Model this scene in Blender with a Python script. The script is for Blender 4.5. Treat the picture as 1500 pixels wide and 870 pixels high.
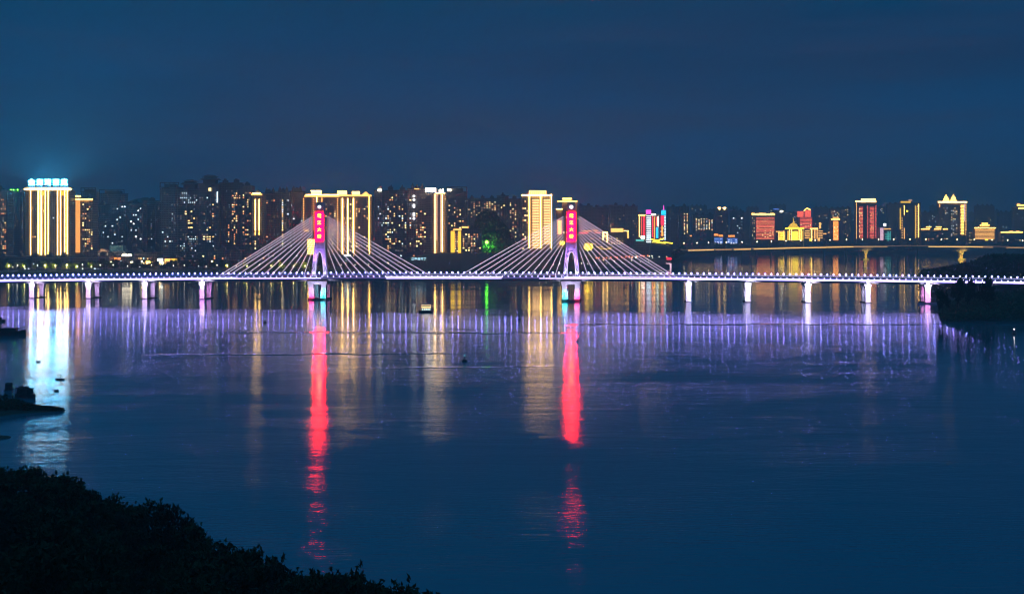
import bpy, math, random
from mathutils import Vector, Matrix
PI = math.pi
S = bpy.context.scene
COL = S.collection
for o in list(bpy.data.objects): bpy.data.objects.remove(o)

# ------------------------------------------------------------------ camera
F, HZ, CX, H = 1800.0, 345.0, 750.0, 47.5      # focal length and horizon in photo pixels, eye height above the river
cam = bpy.data.cameras.new('camera'); co = bpy.data.objects.new('camera', cam); COL.objects.link(co)
co.location = (0, 0, H); co.rotation_euler = (PI/2, 0, 0)
cam.sensor_width = 36; cam.lens = F/1500*36; cam.shift_y = -(435-HZ)/1500
cam.clip_start = 1; cam.clip_end = 40000
S.camera = co

# ------------------------------------------------------------------ dusk sky
W = bpy.data.worlds.new('World'); S.world = W; W.use_nodes = True
nt = W.node_tree; nt.nodes.clear()
def N(t, kind, **kw):
    n = t.nodes.new(kind)
    for k, v in kw.items(): setattr(n, k, v)
    return n
out = N(nt, 'ShaderNodeOutputWorld'); bg = N(nt, 'ShaderNodeBackground')
tc = N(nt, 'ShaderNodeTexCoord'); sep = N(nt, 'ShaderNodeSeparateXYZ')
nt.links.new(tc.outputs['Generated'], sep.inputs[0])
ramp = N(nt, 'ShaderNodeValToRGB'); nt.links.new(sep.outputs['Z'], ramp.inputs[0])
cr = ramp.color_ramp
SKY = [(0.0, (.012, .070, .225)), (.045, (.0090, .066, .212)), (.09, (.0050, .057, .182)), (.14, (.0018, .044, .138)),
       (.20, (.0004, .040, .108)), (.30, (.0003, .066, .16)), (.50, (.003, .19, .40)), (1.0, (.008, .26, .54))]
cr.elements[0].position = SKY[0][0]; cr.elements[0].color = SKY[0][1] + (1,)
cr.elements[1].position = SKY[-1][0]; cr.elements[1].color = SKY[-1][1] + (1,)
for p, c in SKY[1:-1]:
    e = cr.elements.new(p); e.color = c + (1,)
# thin cloud streaks, drawn out along the horizon
mp = N(nt, 'ShaderNodeMapping'); mp.inputs['Scale'].default_value = (1.5, 1.5, 13); mp.inputs['Rotation'].default_value = (0, .10, 0)
nt.links.new(tc.outputs['Generated'], mp.inputs[0])
nz = N(nt, 'ShaderNodeTexNoise'); nz.inputs['Scale'].default_value = 1.5; nz.inputs['Detail'].default_value = 5; nz.inputs['Roughness'].default_value = .5
nz.inputs['Distortion'].default_value = .3
nt.links.new(mp.outputs[0], nz.inputs['Vector'])
cl = N(nt, 'ShaderNodeMapRange'); cl.inputs[1].default_value = .47; cl.inputs[2].default_value = .66; cl.inputs[3].default_value = 0; cl.inputs[4].default_value = 1
cl.clamp = True; nt.links.new(nz.outputs[0], cl.inputs[0])
mixc = N(nt, 'ShaderNodeMix', data_type='RGBA'); mixc.inputs['B'].default_value = (.024, .040, .105, 1)
facm = N(nt, 'ShaderNodeMath', operation='MULTIPLY'); facm.inputs[1].default_value = .9
nt.links.new(cl.outputs[0], facm.inputs[0]); nt.links.new(facm.outputs[0], mixc.inputs['Factor']); nt.links.new(ramp.outputs[0], mixc.inputs['A'])
mp2 = N(nt, 'ShaderNodeMapping'); mp2.inputs['Scale'].default_value = (1.1, 1.1, 9); mp2.inputs['Location'].default_value = (3.1, 1.7, .4); mp2.inputs['Rotation'].default_value = (0, -.06, 0)
nt.links.new(tc.outputs['Generated'], mp2.inputs[0])
nz2 = N(nt, 'ShaderNodeTexNoise'); nz2.inputs['Scale'].default_value = 1.7; nz2.inputs['Detail'].default_value = 6; nz2.inputs['Roughness'].default_value = .55; nz2.inputs['Distortion'].default_value = .5; nt.links.new(mp2.outputs[0], nz2.inputs['Vector'])
cl2 = N(nt, 'ShaderNodeMapRange'); cl2.inputs[1].default_value = .46; cl2.inputs[2].default_value = .64; cl2.inputs[4].default_value = .55; cl2.clamp = True; nt.links.new(nz2.outputs[0], cl2.inputs[0])
mixd = N(nt, 'ShaderNodeMix', data_type='RGBA'); mixd.inputs['B'].default_value = (.004, .024, .080, 1)      # darker cloud bars
nt.links.new(cl2.outputs[0], mixd.inputs['Factor']); nt.links.new(mixc.outputs['Result'], mixd.inputs['A'])
sky = N(nt, 'ShaderNodeTexSky', sky_type='NISHITA'); sky.sun_disc = False; sky.sun_elevation = math.radians(-4); sky.sun_rotation = math.radians(200)
addc = N(nt, 'ShaderNodeMix', data_type='RGBA', blend_type='ADD'); addc.inputs['Factor'].default_value = .02
nt.links.new(mixd.outputs['Result'], addc.inputs['A']); nt.links.new(sky.outputs[0], addc.inputs['B'])
# the city's warm glow low over the skyline
def WM(op, a, b):
    n = N(nt, 'ShaderNodeMath', operation=op)
    for i, v in enumerate((a, b)):
        if isinstance(v, (int, float)): n.inputs[i].default_value = v
        else: nt.links.new(v, n.inputs[i])
    return n.outputs[0]
ez = WM('DIVIDE', WM('ABSOLUTE', sep.outputs['Z'], 0), .045); ax = WM('DIVIDE', WM('SUBTRACT', sep.outputs['X'], .05), .20)
gw = WM('MULTIPLY', WM('POWER', 2.718, WM('MULTIPLY', WM('ADD', WM('MULTIPLY', ez, ez), WM('MULTIPLY', ax, ax)), -1)), WM('GREATER_THAN', sep.outputs['Y'], 0))
glow = N(nt, 'ShaderNodeMix', data_type='RGBA', blend_type='ADD'); glow.inputs['B'].default_value = (.034, .011, .034, 1)
nt.links.new(gw, glow.inputs['Factor']); nt.links.new(addc.outputs['Result'], glow.inputs['A'])
nt.links.new(glow.outputs['Result'], bg.inputs[0]); bg.inputs[1].default_value = 1.0
nt.links.new(bg.outputs[0], out.inputs[0])
sun = bpy.data.lights.new('afterglow', 'SUN'); sun.energy = .02; sun.angle = math.radians(20); sun.color = (.6, .75, 1)
so = bpy.data.objects.new('afterglow', sun); COL.objects.link(so); so.rotation_euler = (math.radians(60), 0, math.radians(-20))

S.view_settings.view_transform = 'Standard'; S.view_settings.look = 'None'
S.view_settings.exposure = 0; S.view_settings.gamma = 1; S.view_settings.use_curve_mapping = False
S.render.engine = 'CYCLES'
cy = S.cycles
cy.use_denoising = True
try: cy.denoiser = 'OPENIMAGEDENOISE'
except Exception: pass
cy.max_bounces = 4; cy.diffuse_bounces = 1; cy.glossy_bounces = 3; cy.transmission_bounces = 2; cy.volume_bounces = 0
cy.sample_clamp_indirect = 50; cy.sample_clamp_direct = 0; cy.use_light_tree = True; cy.caustics_reflective = True; cy.blur_glossy = 0; cy.filter_width = 1.1

# ------------------------------------------------------------------ helpers
def P(px, py, d): return Vector(((px-CX)/F*d, d, H+(HZ-py)/F*d))
def dwater(py): return F*H/(py-HZ)

MATS = {}
def mat(name, base=(.2, .2, .2), rough=.7, emit=None, s=0, metal=0):
    if name in MATS: return MATS[name]
    m = bpy.data.materials.new(name); m.use_nodes = True
    b = m.node_tree.nodes['Principled BSDF']
    b.inputs['Base Color'].default_value = tuple(base) + (1,); b.inputs['Roughness'].default_value = rough; b.inputs['Metallic'].default_value = metal
    if emit:
        b.inputs['Emission Color'].default_value = tuple(emit) + (1,); b.inputs['Emission Strength'].default_value = s
    else:
        t = m.node_tree; n = N(t, 'ShaderNodeTexNoise'); n.inputs['Scale'].default_value = .7; n.inputs['Detail'].default_value = 4
        tcc = N(t, 'ShaderNodeTexCoord'); t.links.new(tcc.outputs['Object'], n.inputs['Vector'])
        mr = N(t, 'ShaderNodeMapRange'); mr.inputs[3].default_value = .65; mr.inputs[4].default_value = 1.35; t.links.new(n.outputs[0], mr.inputs[0])
        mx = N(t, 'ShaderNodeMix', data_type='RGBA', blend_type='MULTIPLY'); mx.inputs['Factor'].default_value = 1; mx.inputs['A'].default_value = tuple(base) + (1,)
        t.links.new(mr.outputs[0], mx.inputs['B']); t.links.new(mx.outputs['Result'], b.inputs['Base Color'])
    MATS[name] = m
    return m

class MB:
    def __init__(s): s.v = []; s.f = []
    def box(s, x0, x1, y0, y1, z0, z1):
        b = len(s.v)
        s.v += [(x0, y0, z0), (x1, y0, z0), (x1, y1, z0), (x0, y1, z0), (x0, y0, z1), (x1, y0, z1), (x1, y1, z1), (x0, y1, z1)]
        s.f += [tuple(b+i for i in q) for q in ((3, 2, 1, 0), (4, 5, 6, 7), (0, 1, 5, 4), (1, 2, 6, 5), (2, 3, 7, 6), (3, 0, 4, 7))]
        return s
    def hexa(s, pts):       # eight corners: bottom loop then top loop
        b = len(s.v); s.v += [tuple(p) for p in pts]
        s.f += [tuple(b+i for i in q) for q in ((3, 2, 1, 0), (4, 5, 6, 7), (0, 1, 5, 4), (1, 2, 6, 5), (2, 3, 7, 6), (3, 0, 4, 7))]
        return s
    def frust(s, x0, x1, y0, y1, z0, z1, k, ky=None):    # box tapering towards its top by factor k
        ky = k if ky is None else ky
        mx, my, hx, hy = (x0+x1)/2, (y0+y1)/2, (x1-x0)/2, (y1-y0)/2
        return s.hexa([(x0, y0, z0), (x1, y0, z0), (x1, y1, z0), (x0, y1, z0), (mx-hx*k, my-hy*ky, z1), (mx+hx*k, my-hy*ky, z1), (mx+hx*k, my+hy*ky, z1), (mx-hx*k, my+hy*ky, z1)])
    def lathe(s, prof, n=12, c=(0, 0)):
        b = len(s.v)
        for r, z in prof:
            for i in range(n):
                a = 2*PI*i/n; s.v.append((c[0]+r*math.cos(a), c[1]+r*math.sin(a), z))
        for j in range(len(prof)-1):
            for i in range(n):
                k = (i+1) % n
                s.f.append((b+j*n+i, b+j*n+k, b+(j+1)*n+k, b+(j+1)*n+i))
        s.f.append(tuple(b+i for i in reversed(range(n)))); s.f.append(tuple(b+(len(prof)-1)*n+i for i in range(n)))
        return s
    def ball(s, c, r, n=10, m=6, sz=1):
        b = len(s.v)
        for j in range(1, m):
            t = PI*j/m
            for i in range(n):
                a = 2*PI*i/n; s.v.append((c[0]+r*math.sin(t)*math.cos(a), c[1]+r*math.sin(t)*math.sin(a), c[2]-sz*r*math.cos(t)))
        lo = len(s.v); s.v.append((c[0], c[1], c[2]-sz*r)); hi = len(s.v); s.v.append((c[0], c[1], c[2]+sz*r))
        for j in range(m-2):
            for i in range(n):
                k = (i+1) % n; s.f.append((b+j*n+i, b+j*n+k, b+(j+1)*n+k, b+(j+1)*n+i))
        for i in range(n):
            k = (i+1) % n; s.f.append((lo, b+k, b+i)); s.f.append((hi, b+(m-2)*n+i, b+(m-2)*n+k))
        return s
    def tube(s, p0, p1, r0, r1=None, n=6):
        r1 = r0 if r1 is None else r1
        p0, p1 = Vector(p0), Vector(p1); d = (p1-p0).normalized()
        a = d.orthogonal().normalized(); c = d.cross(a); b = len(s.v)
        for p, r in ((p0, r0), (p1, r1)):
            for i in range(n):
                t = 2*PI*i/n; q = p+a*math.cos(t)*r+c*math.sin(t)*r; s.v.append(tuple(q))
        for i in range(n):
            k = (i+1) % n; s.f.append((b+i, b+k, b+n+k, b+n+i))
        s.f.append(tuple(b+i for i in reversed(range(n)))); s.f.append(tuple(b+n+i for i in range(n)))
        return s
    def prism(s, poly, y0, y1):     # polygon in x,z pushed through y
        b = len(s.v); n = len(poly)
        s.v += [(x, y0, z) for x, z in poly] + [(x, y1, z) for x, z in poly]
        s.f.append(tuple(b+i for i in range(n))); s.f.append(tuple(b+n+i for i in reversed(range(n))))
        for i in range(n):
            k = (i+1) % n; s.f.append((b+k, b+i, b+n+i, b+n+k))
        return s
    def mesh(s, name, m):
        me = bpy.data.meshes.new(name); me.from_pydata(s.v, [], s.f); me.update()
        if m: me.materials.append(m)
        return me
    def build(s, name, m, parent=None, smooth=False):
        return link(name, s.mesh(name, m), parent, smooth)

def link(name, me, parent=None, smooth=False):
    o = bpy.data.objects.new(name, me); COL.objects.link(o)
    if smooth:
        for p in me.polygons: p.use_smooth = True
    if parent: o.parent = parent
    return o
def tag(o, label, cat, group=None, kind=None):
    o['label'] = label; o['category'] = cat
    if group: o['group'] = group
    if kind: o['kind'] = kind
    return o
def thing(name, label, cat, loc=(0, 0, 0), rz=0, group=None):
    o = bpy.data.objects.new(name, None); COL.objects.link(o); o.location = loc; o.rotation_euler = (0, 0, rz)
    o.empty_display_size = .5
    return tag(o, label, cat, group)
def struct(o):
    o['kind'] = 'structure'; return o
def dup(root, loc, rz=None, sc=None, label=None, group=None):
    r = root.copy(); COL.objects.link(r); r.location = loc
    if rz is not None: r.rotation_euler = (0, 0, rz)
    if sc is not None: r.scale = sc if hasattr(sc, '__len__') else (sc, sc, sc)
    if label: r['label'] = label
    if group: r['group'] = group
    for ch in list(root.children):
        c = ch.copy(); COL.objects.link(c); c.parent = r
        for g in list(ch.children):
            k = g.copy(); COL.objects.link(k); k.parent = c
    return r
def text_mesh(txt, size, ext, m, align='CENTER'):
    cu = bpy.data.curves.new('lettering', 'FONT'); cu.body = txt; cu.size = size; cu.extrude = ext; cu.align_x = align; cu.align_y = 'CENTER'
    cu.offset = 0; cu.resolution_u = 2
    t = bpy.data.objects.new('lettering', cu); COL.objects.link(t)
    dg = bpy.context.evaluated_depsgraph_get()
    me = bpy.data.meshes.new_from_object(t.evaluated_get(dg)); bpy.data.objects.remove(t)
    me.transform(Matrix.Rotation(PI/2, 4, 'X')); me.materials.clear(); me.materials.append(m)
    return me
def flood(name, loc, color, power, r=.4, parent=None, tilt=0, cone=110):     # a floodlight aimed away from the eye, along +y, tilted up or down
    l = bpy.data.lights.new(name, 'SPOT'); l.energy = power; l.color = color; l.shadow_soft_size = r; l.spot_size = math.radians(cone); l.spot_blend = .6
    o = bpy.data.objects.new(name, l); COL.objects.link(o); o.location = loc; o.rotation_euler = (PI/2+math.radians(tilt), 0, 0)
    if parent: o.parent = parent
    return o

# light colours
E = {}
def em(name, c, s):
    E[name] = mat('light_'+name, (.05, .05, .05), .5, c, s); return E[name]
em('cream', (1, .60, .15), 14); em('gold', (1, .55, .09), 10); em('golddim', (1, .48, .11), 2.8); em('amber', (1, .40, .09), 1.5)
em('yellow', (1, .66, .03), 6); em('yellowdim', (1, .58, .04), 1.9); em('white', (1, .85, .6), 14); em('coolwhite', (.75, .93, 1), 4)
em('band', (1, .58, .22), 3.4); em('red', (1, .02, .05), 3.6); em('reddim', (1, .13, .08), 2.4); em('orange', (1, .28, .04), 3.6); em('magenta', (1, .06, .5), 3); em('cyan', (.02, .6, 1), 2.2)
em('blue', (.12, .28, 1), 1.6); em('green', (.12, 1, .03), 26); em('teal', (.15, .8, .7), 1.2); em('pinkwhite', (1, .6, .75), 1.6)
em('win_warm', (1, .58, .20), 2.4); em('win_yellow', (1, .74, .28), 3.6); em('win_cool', (.72, .92, 1), 2.4); em('win_orange', (1, .33, .10), 1.8)
em('win_dim', (1, .62, .35), .45); em('win_cooldim', (.6, .8, 1), .45); em('win_faint', (.9, .65, .45), .22); em('win_bright', (.9, .96, 1), 5)
WARM = ['win_warm', 'win_yellow', 'win_dim', 'win_orange']; COOL = ['win_cool', 'win_cooldim', 'win_cool', 'win_dim']; MIXW = ['win_warm', 'win_yellow', 'win_cool', 'win_cooldim', 'win_dim', 'win_orange']
ORNG = ['win_orange', 'win_warm', 'win_orange', 'win_dim']

# facades: rendered wall with rows of unlit window glass
def facade(name, c1, c2, fx=3.0, fz=3.0, gx=.52, gz=.45):
    m = bpy.data.materials.new(name); m.use_nodes = True; t = m.node_tree; b = t.nodes['Principled BSDF']
    tcc = N(t, 'ShaderNodeTexCoord'); sp = N(t, 'ShaderNodeSeparateXYZ'); t.links.new(tcc.outputs['Object'], sp.inputs[0])
    def M(op, a, bb=None, cc=None):
        n = N(t, 'ShaderNodeMath', operation=op)
        for i, v in enumerate((a, bb, cc)):
            if v is None: continue
            if isinstance(v, (int, float)): n.inputs[i].default_value = v
            else: t.links.new(v, n.inputs[i])
        return n.outputs[0]
    u = M('ADD', sp.outputs['X'], sp.outputs['Y'])
    fu = M('ABSOLUTE', M('SUBTRACT', M('FRACT', M('DIVIDE', u, fx)), .5)); fv = M('ABSOLUTE', M('SUBTRACT', M('FRACT', M('DIVIDE', sp.outputs['Z'], fz)), .55))
    g = M('MULTIPLY', M('LESS_THAN', fu, gx/2), M('LESS_THAN', fv, gz/2))
    oi = N(t, 'ShaderNodeObjectInfo')
    nzz = N(t, 'ShaderNodeTexNoise'); nzz.inputs['Scale'].default_value = .12; nzz.inputs['Detail'].default_value = 5; t.links.new(tcc.outputs['Object'], nzz.inputs['Vector'])
    wc = N(t, 'ShaderNodeMix', data_type='RGBA'); wc.inputs['A'].default_value = c1 + (1,); wc.inputs['B'].default_value = c2 + (1,); t.links.new(nzz.outputs[0], wc.inputs['Factor'])
    gm = N(t, 'ShaderNodeMix', data_type='RGBA'); t.links.new(g, gm.inputs['Factor']); t.links.new(wc.outputs['Result'], gm.inputs['A']); gm.inputs['B'].default_value = (.025, .03, .035, 1)
    t.links.new(gm.outputs['Result'], b.inputs['Base Color'])
    r = M('SUBTRACT', .8, M('MULTIPLY', g, .6)); t.links.new(r, b.inputs['Roughness'])
    MATS[name] = m; return m
facade('wall_grey', (.28, .29, .31), (.38, .37, .36)); facade('wall_dark', (.17, .19, .22), (.24, .25, .27)); facade('wall_beige', (.32, .26, .21), (.40, .33, .26))
facade('wall_rose', (.36, .26, .24), (.44, .34, .29)); facade('wall_pale', (.34, .34, .34), (.42, .40, .37), 3.4, 3.2, .6, .5)

# ------------------------------------------------------------------ water
def water():
    b = MB(); xs = [-12000, -3000, -800, -250, 0, 250, 800, 3000, 12000]; ys = [-400, 60, 150, 300, 600, 1200, 3000, 14000]
    for y in ys:
        for x in xs: b.v.append((x, y, 0))
    n = len(xs)
    for j in range(len(ys)-1):
        for i in range(n-1): b.f.append((j*n+i, j*n+i+1, (j+1)*n+i+1, (j+1)*n+i))
    m = bpy.data.materials.new('river_water'); m.use_nodes = True; t = m.node_tree; t.nodes.clear()
    o = N(t, 'ShaderNodeOutputMaterial'); mix = N(t, 'ShaderNodeMixShader'); df = N(t, 'ShaderNodeBsdfDiffuse'); gl = N(t, 'ShaderNodeBsdfAnisotropic'); fr = N(t, 'ShaderNodeFresnel')
    df.inputs[0].default_value = (.0, .165, .235, 1); fr.inputs[0].default_value = 1.55
    tcc = N(t, 'ShaderNodeTexCoord')
    def noise(scale, det=3, rough=.5, dist=0, src=None):
        mpn = N(t, 'ShaderNodeMapping'); mpn.inputs['Scale'].default_value = scale; t.links.new(tcc.outputs['Object'], mpn.inputs[0])
        nn = N(t, 'ShaderNodeTexNoise'); nn.inputs['Scale'].default_value = 1; nn.inputs['Detail'].default_value = det; nn.inputs['Roughness'].default_value = rough; nn.inputs['Distortion'].default_value = dist
        t.links.new(mpn.outputs[0], nn.inputs['Vector']); return nn.outputs[0]
    def M(op, a, bb=None, cc=None, cl=False):
        n = N(t, 'ShaderNodeMath', operation=op); n.use_clamp = cl
        for i, v in enumerate((a, bb, cc)):
            if v is None: continue
            if isinstance(v, (int, float)): n.inputs[i].default_value = v
            else: t.links.new(v, n.inputs[i])
        return n.outputs[0]
    sp = N(t, 'ShaderNodeSeparateXYZ'); t.links.new(tcc.outputs['Object'], sp.inputs[0]); X, Y = sp.outputs['X'], sp.outputs['Y']
    big = noise((.010, .022, 1), 3, .55, .8); wob = noise((.05, .04, 1), 4, .6, .5); rip = noise((.30, 1.15, 1), 4, .6, .5); swell = noise((.035, .12, 1), 3, .5, .6)
    ruff = M('SMOOTHSTEP' if False else 'MULTIPLY', M('SUBTRACT', big, .38), 4.0, cl=True)          # ruffled by the breeze 0..1
    near = M('MULTIPLY', M('SUBTRACT', 600, Y), 1/260, cl=True); far = M('MULTIPLY', M('SUBTRACT', Y, 760), 1/220, cl=True)     # breezier towards the near bank, calm beyond the bridge
    # an oily calm slick in front of the right pylon's reflection
    wv = M('MULTIPLY', M('SUBTRACT', wob, .5), 26)
    ex = M('DIVIDE', M('ADD', M('SUBTRACT', X, 5), wv), 12.5); ey = M('DIVIDE', M('ADD', M('SUBTRACT', Y, 272), M('MULTIPLY', wv, 1.9)), 25)
    slick = M('MULTIPLY', M('SUBTRACT', 1.12, M('ADD', M('MULTIPLY', ex, ex), M('MULTIPLY', ey, ey))), 1.5, cl=True)
    ring = M('MULTIPLY', M('MULTIPLY', slick, M('SUBTRACT', 1, slick)), 4)
    keep = M('SUBTRACT', 1, M('MULTIPLY', slick, .48))
    rg = M('SUBTRACT', M('ADD', M('MULTIPLY', ring, .03), M('MULTIPLY_ADD', near, .008, M('MULTIPLY_ADD', ruff, .040, .088))), M('MULTIPLY', far, .055))
    t.links.new(M('MULTIPLY', rg, M('MULTIPLY_ADD', keep, .75, .25)), gl.inputs['Roughness'])
    t.links.new(M('MULTIPLY_ADD', near, -.42, .5), gl.inputs['Anisotropy']); gl.distribution = 'BECKMANN'; gl.inputs[0].default_value = (.95, .97, 1, 1)
    tg = N(t, 'ShaderNodeCombineXYZ'); tg.inputs[0].default_value = 1; t.links.new(tg.outputs[0], gl.inputs['Tangent'])
    h = M('MULTIPLY', rip, M('MULTIPLY', M('MULTIPLY_ADD', ruff, .026, M('MULTIPLY_ADD', near, .014, .007)), keep)); h = M('MULTIPLY_ADD', swell, M('MULTIPLY_ADD', ruff, .06, .05), h)
    def wake(h, y0, k, w, amp, xa, xb):    # a boat's wake: one low ridge of water, X from xa to xb
        q = M('DIVIDE', M('SUBTRACT', M('SUBTRACT', Y, M('MULTIPLY_ADD', X, k, y0)), M('MULTIPLY', M('SUBTRACT', wob, .5), w*9)), w)
        g = M('POWER', 2.718, M('MULTIPLY', M('MULTIPLY', q, q), -1)); mk = M('MULTIPLY', M('MULTIPLY', M('SUBTRACT', X, xa), .05, cl=True), M('MULTIPLY', M('SUBTRACT', xb, X), .05, cl=True))
        return M('MULTIPLY_ADD', M('MULTIPLY', g, mk), amp, h)
    h = wake(h, 497, .06, 2.2, .42, -150, -20); h = wake(h, 655, .01, 3.2, .40, 20, 330); h = wake(h, 600, -.05, 3.0, .34, -160, 40); h = wake(h, 445, .10, 1.6, .15, -60, 20)
    bp = N(t, 'ShaderNodeBump'); bp.inputs['Strength'].default_value = 1; bp.inputs['Distance'].default_value = 1; t.links.new(h, bp.inputs['Height'])
    t.links.new(bp.outputs[0], gl.inputs['Normal']); t.links.new(bp.outputs[0], fr.inputs['Normal'])
    t.links.new(fr.outputs[0], mix.inputs[0]); t.links.new(df.outputs[0], mix.inputs[1]); t.links.new(gl.outputs[0], mix.inputs[2]); t.links.new(mix.outputs[0], o.inputs[0])
    w = b.build('river_water', m); struct(w); tag(w, 'wide dark blue river streaked with coloured light reflections', 'river', kind='structure')
water()

# ------------------------------------------------------------------ far bank land
M_EARTH = mat('dark_earth', (.045, .05, .04), .95); M_STONE = mat('bank_stone', (.12, .12, .12), .9)
SHORE = [(-400, 405), (-60, 405), (150, 405), (300, 404), (450, 403.5), (600, 402.5), (720, 401.5), (830, 400.5), (880, 398.5), (930, 396), (972, 393.5), (986, 392.5), (992, 386), (1002, 378), (1030, 372.5), (1100, 370), (1300, 370), (1500, 371), (1750, 372), (2100, 373)]
def shore_pt(px):
    for (a, ya), (b, yb) in zip(SHORE, SHORE[1:]):
        if a <= px <= b: return P(px, ya+(yb-ya)*(px-a)/(b-a), dwater(ya+(yb-ya)*(px-a)/(b-a)))
    return P(px, 405, dwater(405))
def land():
    b = MB(); pxs = list(range(-400, 2100, 20)); rows = [(0, -1.5), (4, 4.2), (14, 5.2), (60, 6), (260, 7), (900, 9), (9000, 20)]
    for dd, z in rows:
        for px in pxs:
            p = shore_pt(px); k = 1+dd/p.y
            b.v.append((p.x*k, p.y*k, z+random.uniform(-.3, .3)*(z > 0)))
    n = len(pxs)
    for j in range(len(rows)-1):
        for i in range(n-1): b.f.append((j*n+i, j*n+i+1, (j+1)*n+i+1, (j+1)*n+i))
    struct(tag(b.build('far_bank_ground', M_EARTH), 'dark low embankment along the far side of the river', 'ground', kind='structure'))
random.seed(4); land()
def interp(pts, x):
    if x <= pts[0][0]: return pts[0][1]
    for (a, ya), (b, yb) in zip(pts, pts[1:]):
        if a <= x <= b: return ya+(yb-ya)*(x-a)/(b-a)
    return pts[-1][1]
def ridge(name, label, pts, d, front, back, m, base=4, step=6, rough=2):
    b = MB(); xs = []; x = pts[0][0]
    while x <= pts[-1][0]: xs.append(x); x += step
    prof = [(-1, 0), (-.6, .45), (-.25, .85), (0, 1), (.35, .8), (1, 0)]
    for t, k in prof:
        for px in xs:
            top = P(px, interp(pts, px), d); dd = d+(front if t < 0 else back)*t
            z = base+(top.z-base)*k+random.uniform(-rough, rough)*(0 < k)
            b.v.append((top.x/d*dd, dd, z))
    n = len(xs)
    for j in range(len(prof)-1):
        for i in range(n-1): b.f.append((j*n+i, j*n+i+1, (j+1)*n+i+1, (j+1)*n+i))
    return struct(tag(b.build(name, m), label, 'hill', kind='structure'))
M_HILL = mat('hill_green', (.035, .05, .04), .95)
ridge('hills', 'dark wooded hill showing between the left towers', [(120, 318), (150, 303), (185, 297), (200, 292), (212, 289), (226, 293), (240, 296), (262, 306), (300, 330)], 2700, 300, 500, M_HILL)
ridge('hills', 'dark wooded hill rising behind the green floodlight', [(672, 372), (690, 345), (700, 318), (712, 312), (726, 316), (740, 334), (752, 352), (770, 372)], 1760, 70, 120, M_HILL, step=3, rough=1.2)
ridge('hills', 'long faint hill line far behind the right hand city', [(840, 330), (900, 322), (1000, 326), (1100, 318), (1240, 325), (1350, 320), (1500, 327), (1700, 330)], 5200, 600, 900, M_HILL, step=12, rough=5)
def levee():
    pts = [(545, 401), (570, 392), (600, 377), (640, 371), (700, 371), (760, 371), (800, 373), (830, 379), (860, 388), (890, 396)]
    b = MB(); xs = list(range(545, 892, 5)); prof = [(2, 0), (6, .12), (40, .97), (48, 1), (80, 1), (110, .1)]
    for dd, k in prof:
        for px in xs:
            s = shore_pt(px); q = 1+dd/s.y; top = P(px, interp(pts, px), s.y*1.03).z
            b.v.append((s.x*q, s.y*q, 3.5+(top-3.5)*k+random.uniform(-.35, .35)))
    n = len(xs)
    for j in range(len(prof)-1):
        for i in range(n-1): b.f.append((j*n+i, j*n+i+1, (j+1)*n+i+1, (j+1)*n+i))
    struct(tag(b.build('levee_slope', mat('levee_grass', (.05, .06, .055), .95)), 'tall dark levee slope on the far bank between the pylons', 'embankment', kind='structure'))
levee()

# ------------------------------------------------------------------ foliage
def leaf_mat(name, c1, c2, sc=.6):
    m = bpy.data.materials.new(name); m.use_nodes = True; t = m.node_tree; b = t.nodes['Principled BSDF']
    tcc = N(t, 'ShaderNodeTexCoord'); n = N(t, 'ShaderNodeTexNoise'); n.inputs['Scale'].default_value = sc; n.inputs['Detail'].default_value = 5; t.links.new(tcc.outputs['Object'], n.inputs['Vector'])
    mr = N(t, 'ShaderNodeMapRange'); mr.inputs[1].default_value = .35; mr.inputs[2].default_value = .65; t.links.new(n.outputs[0], mr.inputs[0])
    mx = N(t, 'ShaderNodeMix', data_type='RGBA'); mx.inputs['A'].default_value = c1+(1,); mx.inputs['B'].default_value = c2+(1,); t.links.new(mr.outputs[0], mx.inputs['Factor'])
    t.links.new(mx.outputs['Result'], b.inputs['Base Color']); b.inputs['Roughness'].default_value = .8
    try: b.inputs['Specular IOR Level'].default_value = .15
    except Exception: pass
    MATS[name] = m; return m
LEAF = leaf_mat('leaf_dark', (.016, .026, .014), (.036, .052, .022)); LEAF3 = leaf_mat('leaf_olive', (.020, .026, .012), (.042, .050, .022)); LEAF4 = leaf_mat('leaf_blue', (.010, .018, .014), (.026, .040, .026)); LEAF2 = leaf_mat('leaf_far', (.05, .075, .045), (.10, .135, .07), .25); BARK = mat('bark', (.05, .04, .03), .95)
def leaf(b, c, s, rnd):
    a = Vector((rnd.gauss(0, 1), rnd.gauss(0, 1), rnd.gauss(0, 1))).normalized(); u = a.orthogonal().normalized(); w = a.cross(u)
    t = rnd.uniform(0, PI); u, w = u*math.cos(t)+w*math.sin(t), w*math.cos(t)-u*math.sin(t)
    k = len(b.v); l, h = s*rnd.uniform(.8, 1.5), s*rnd.uniform(.35, .6)
    b.v += [tuple(c-u*l), tuple(c-w*h+a*h*.3), tuple(c+u*l), tuple(c+w*h+a*h*.3)]; b.f.append((k, k+1, k+2, k+3))
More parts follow.
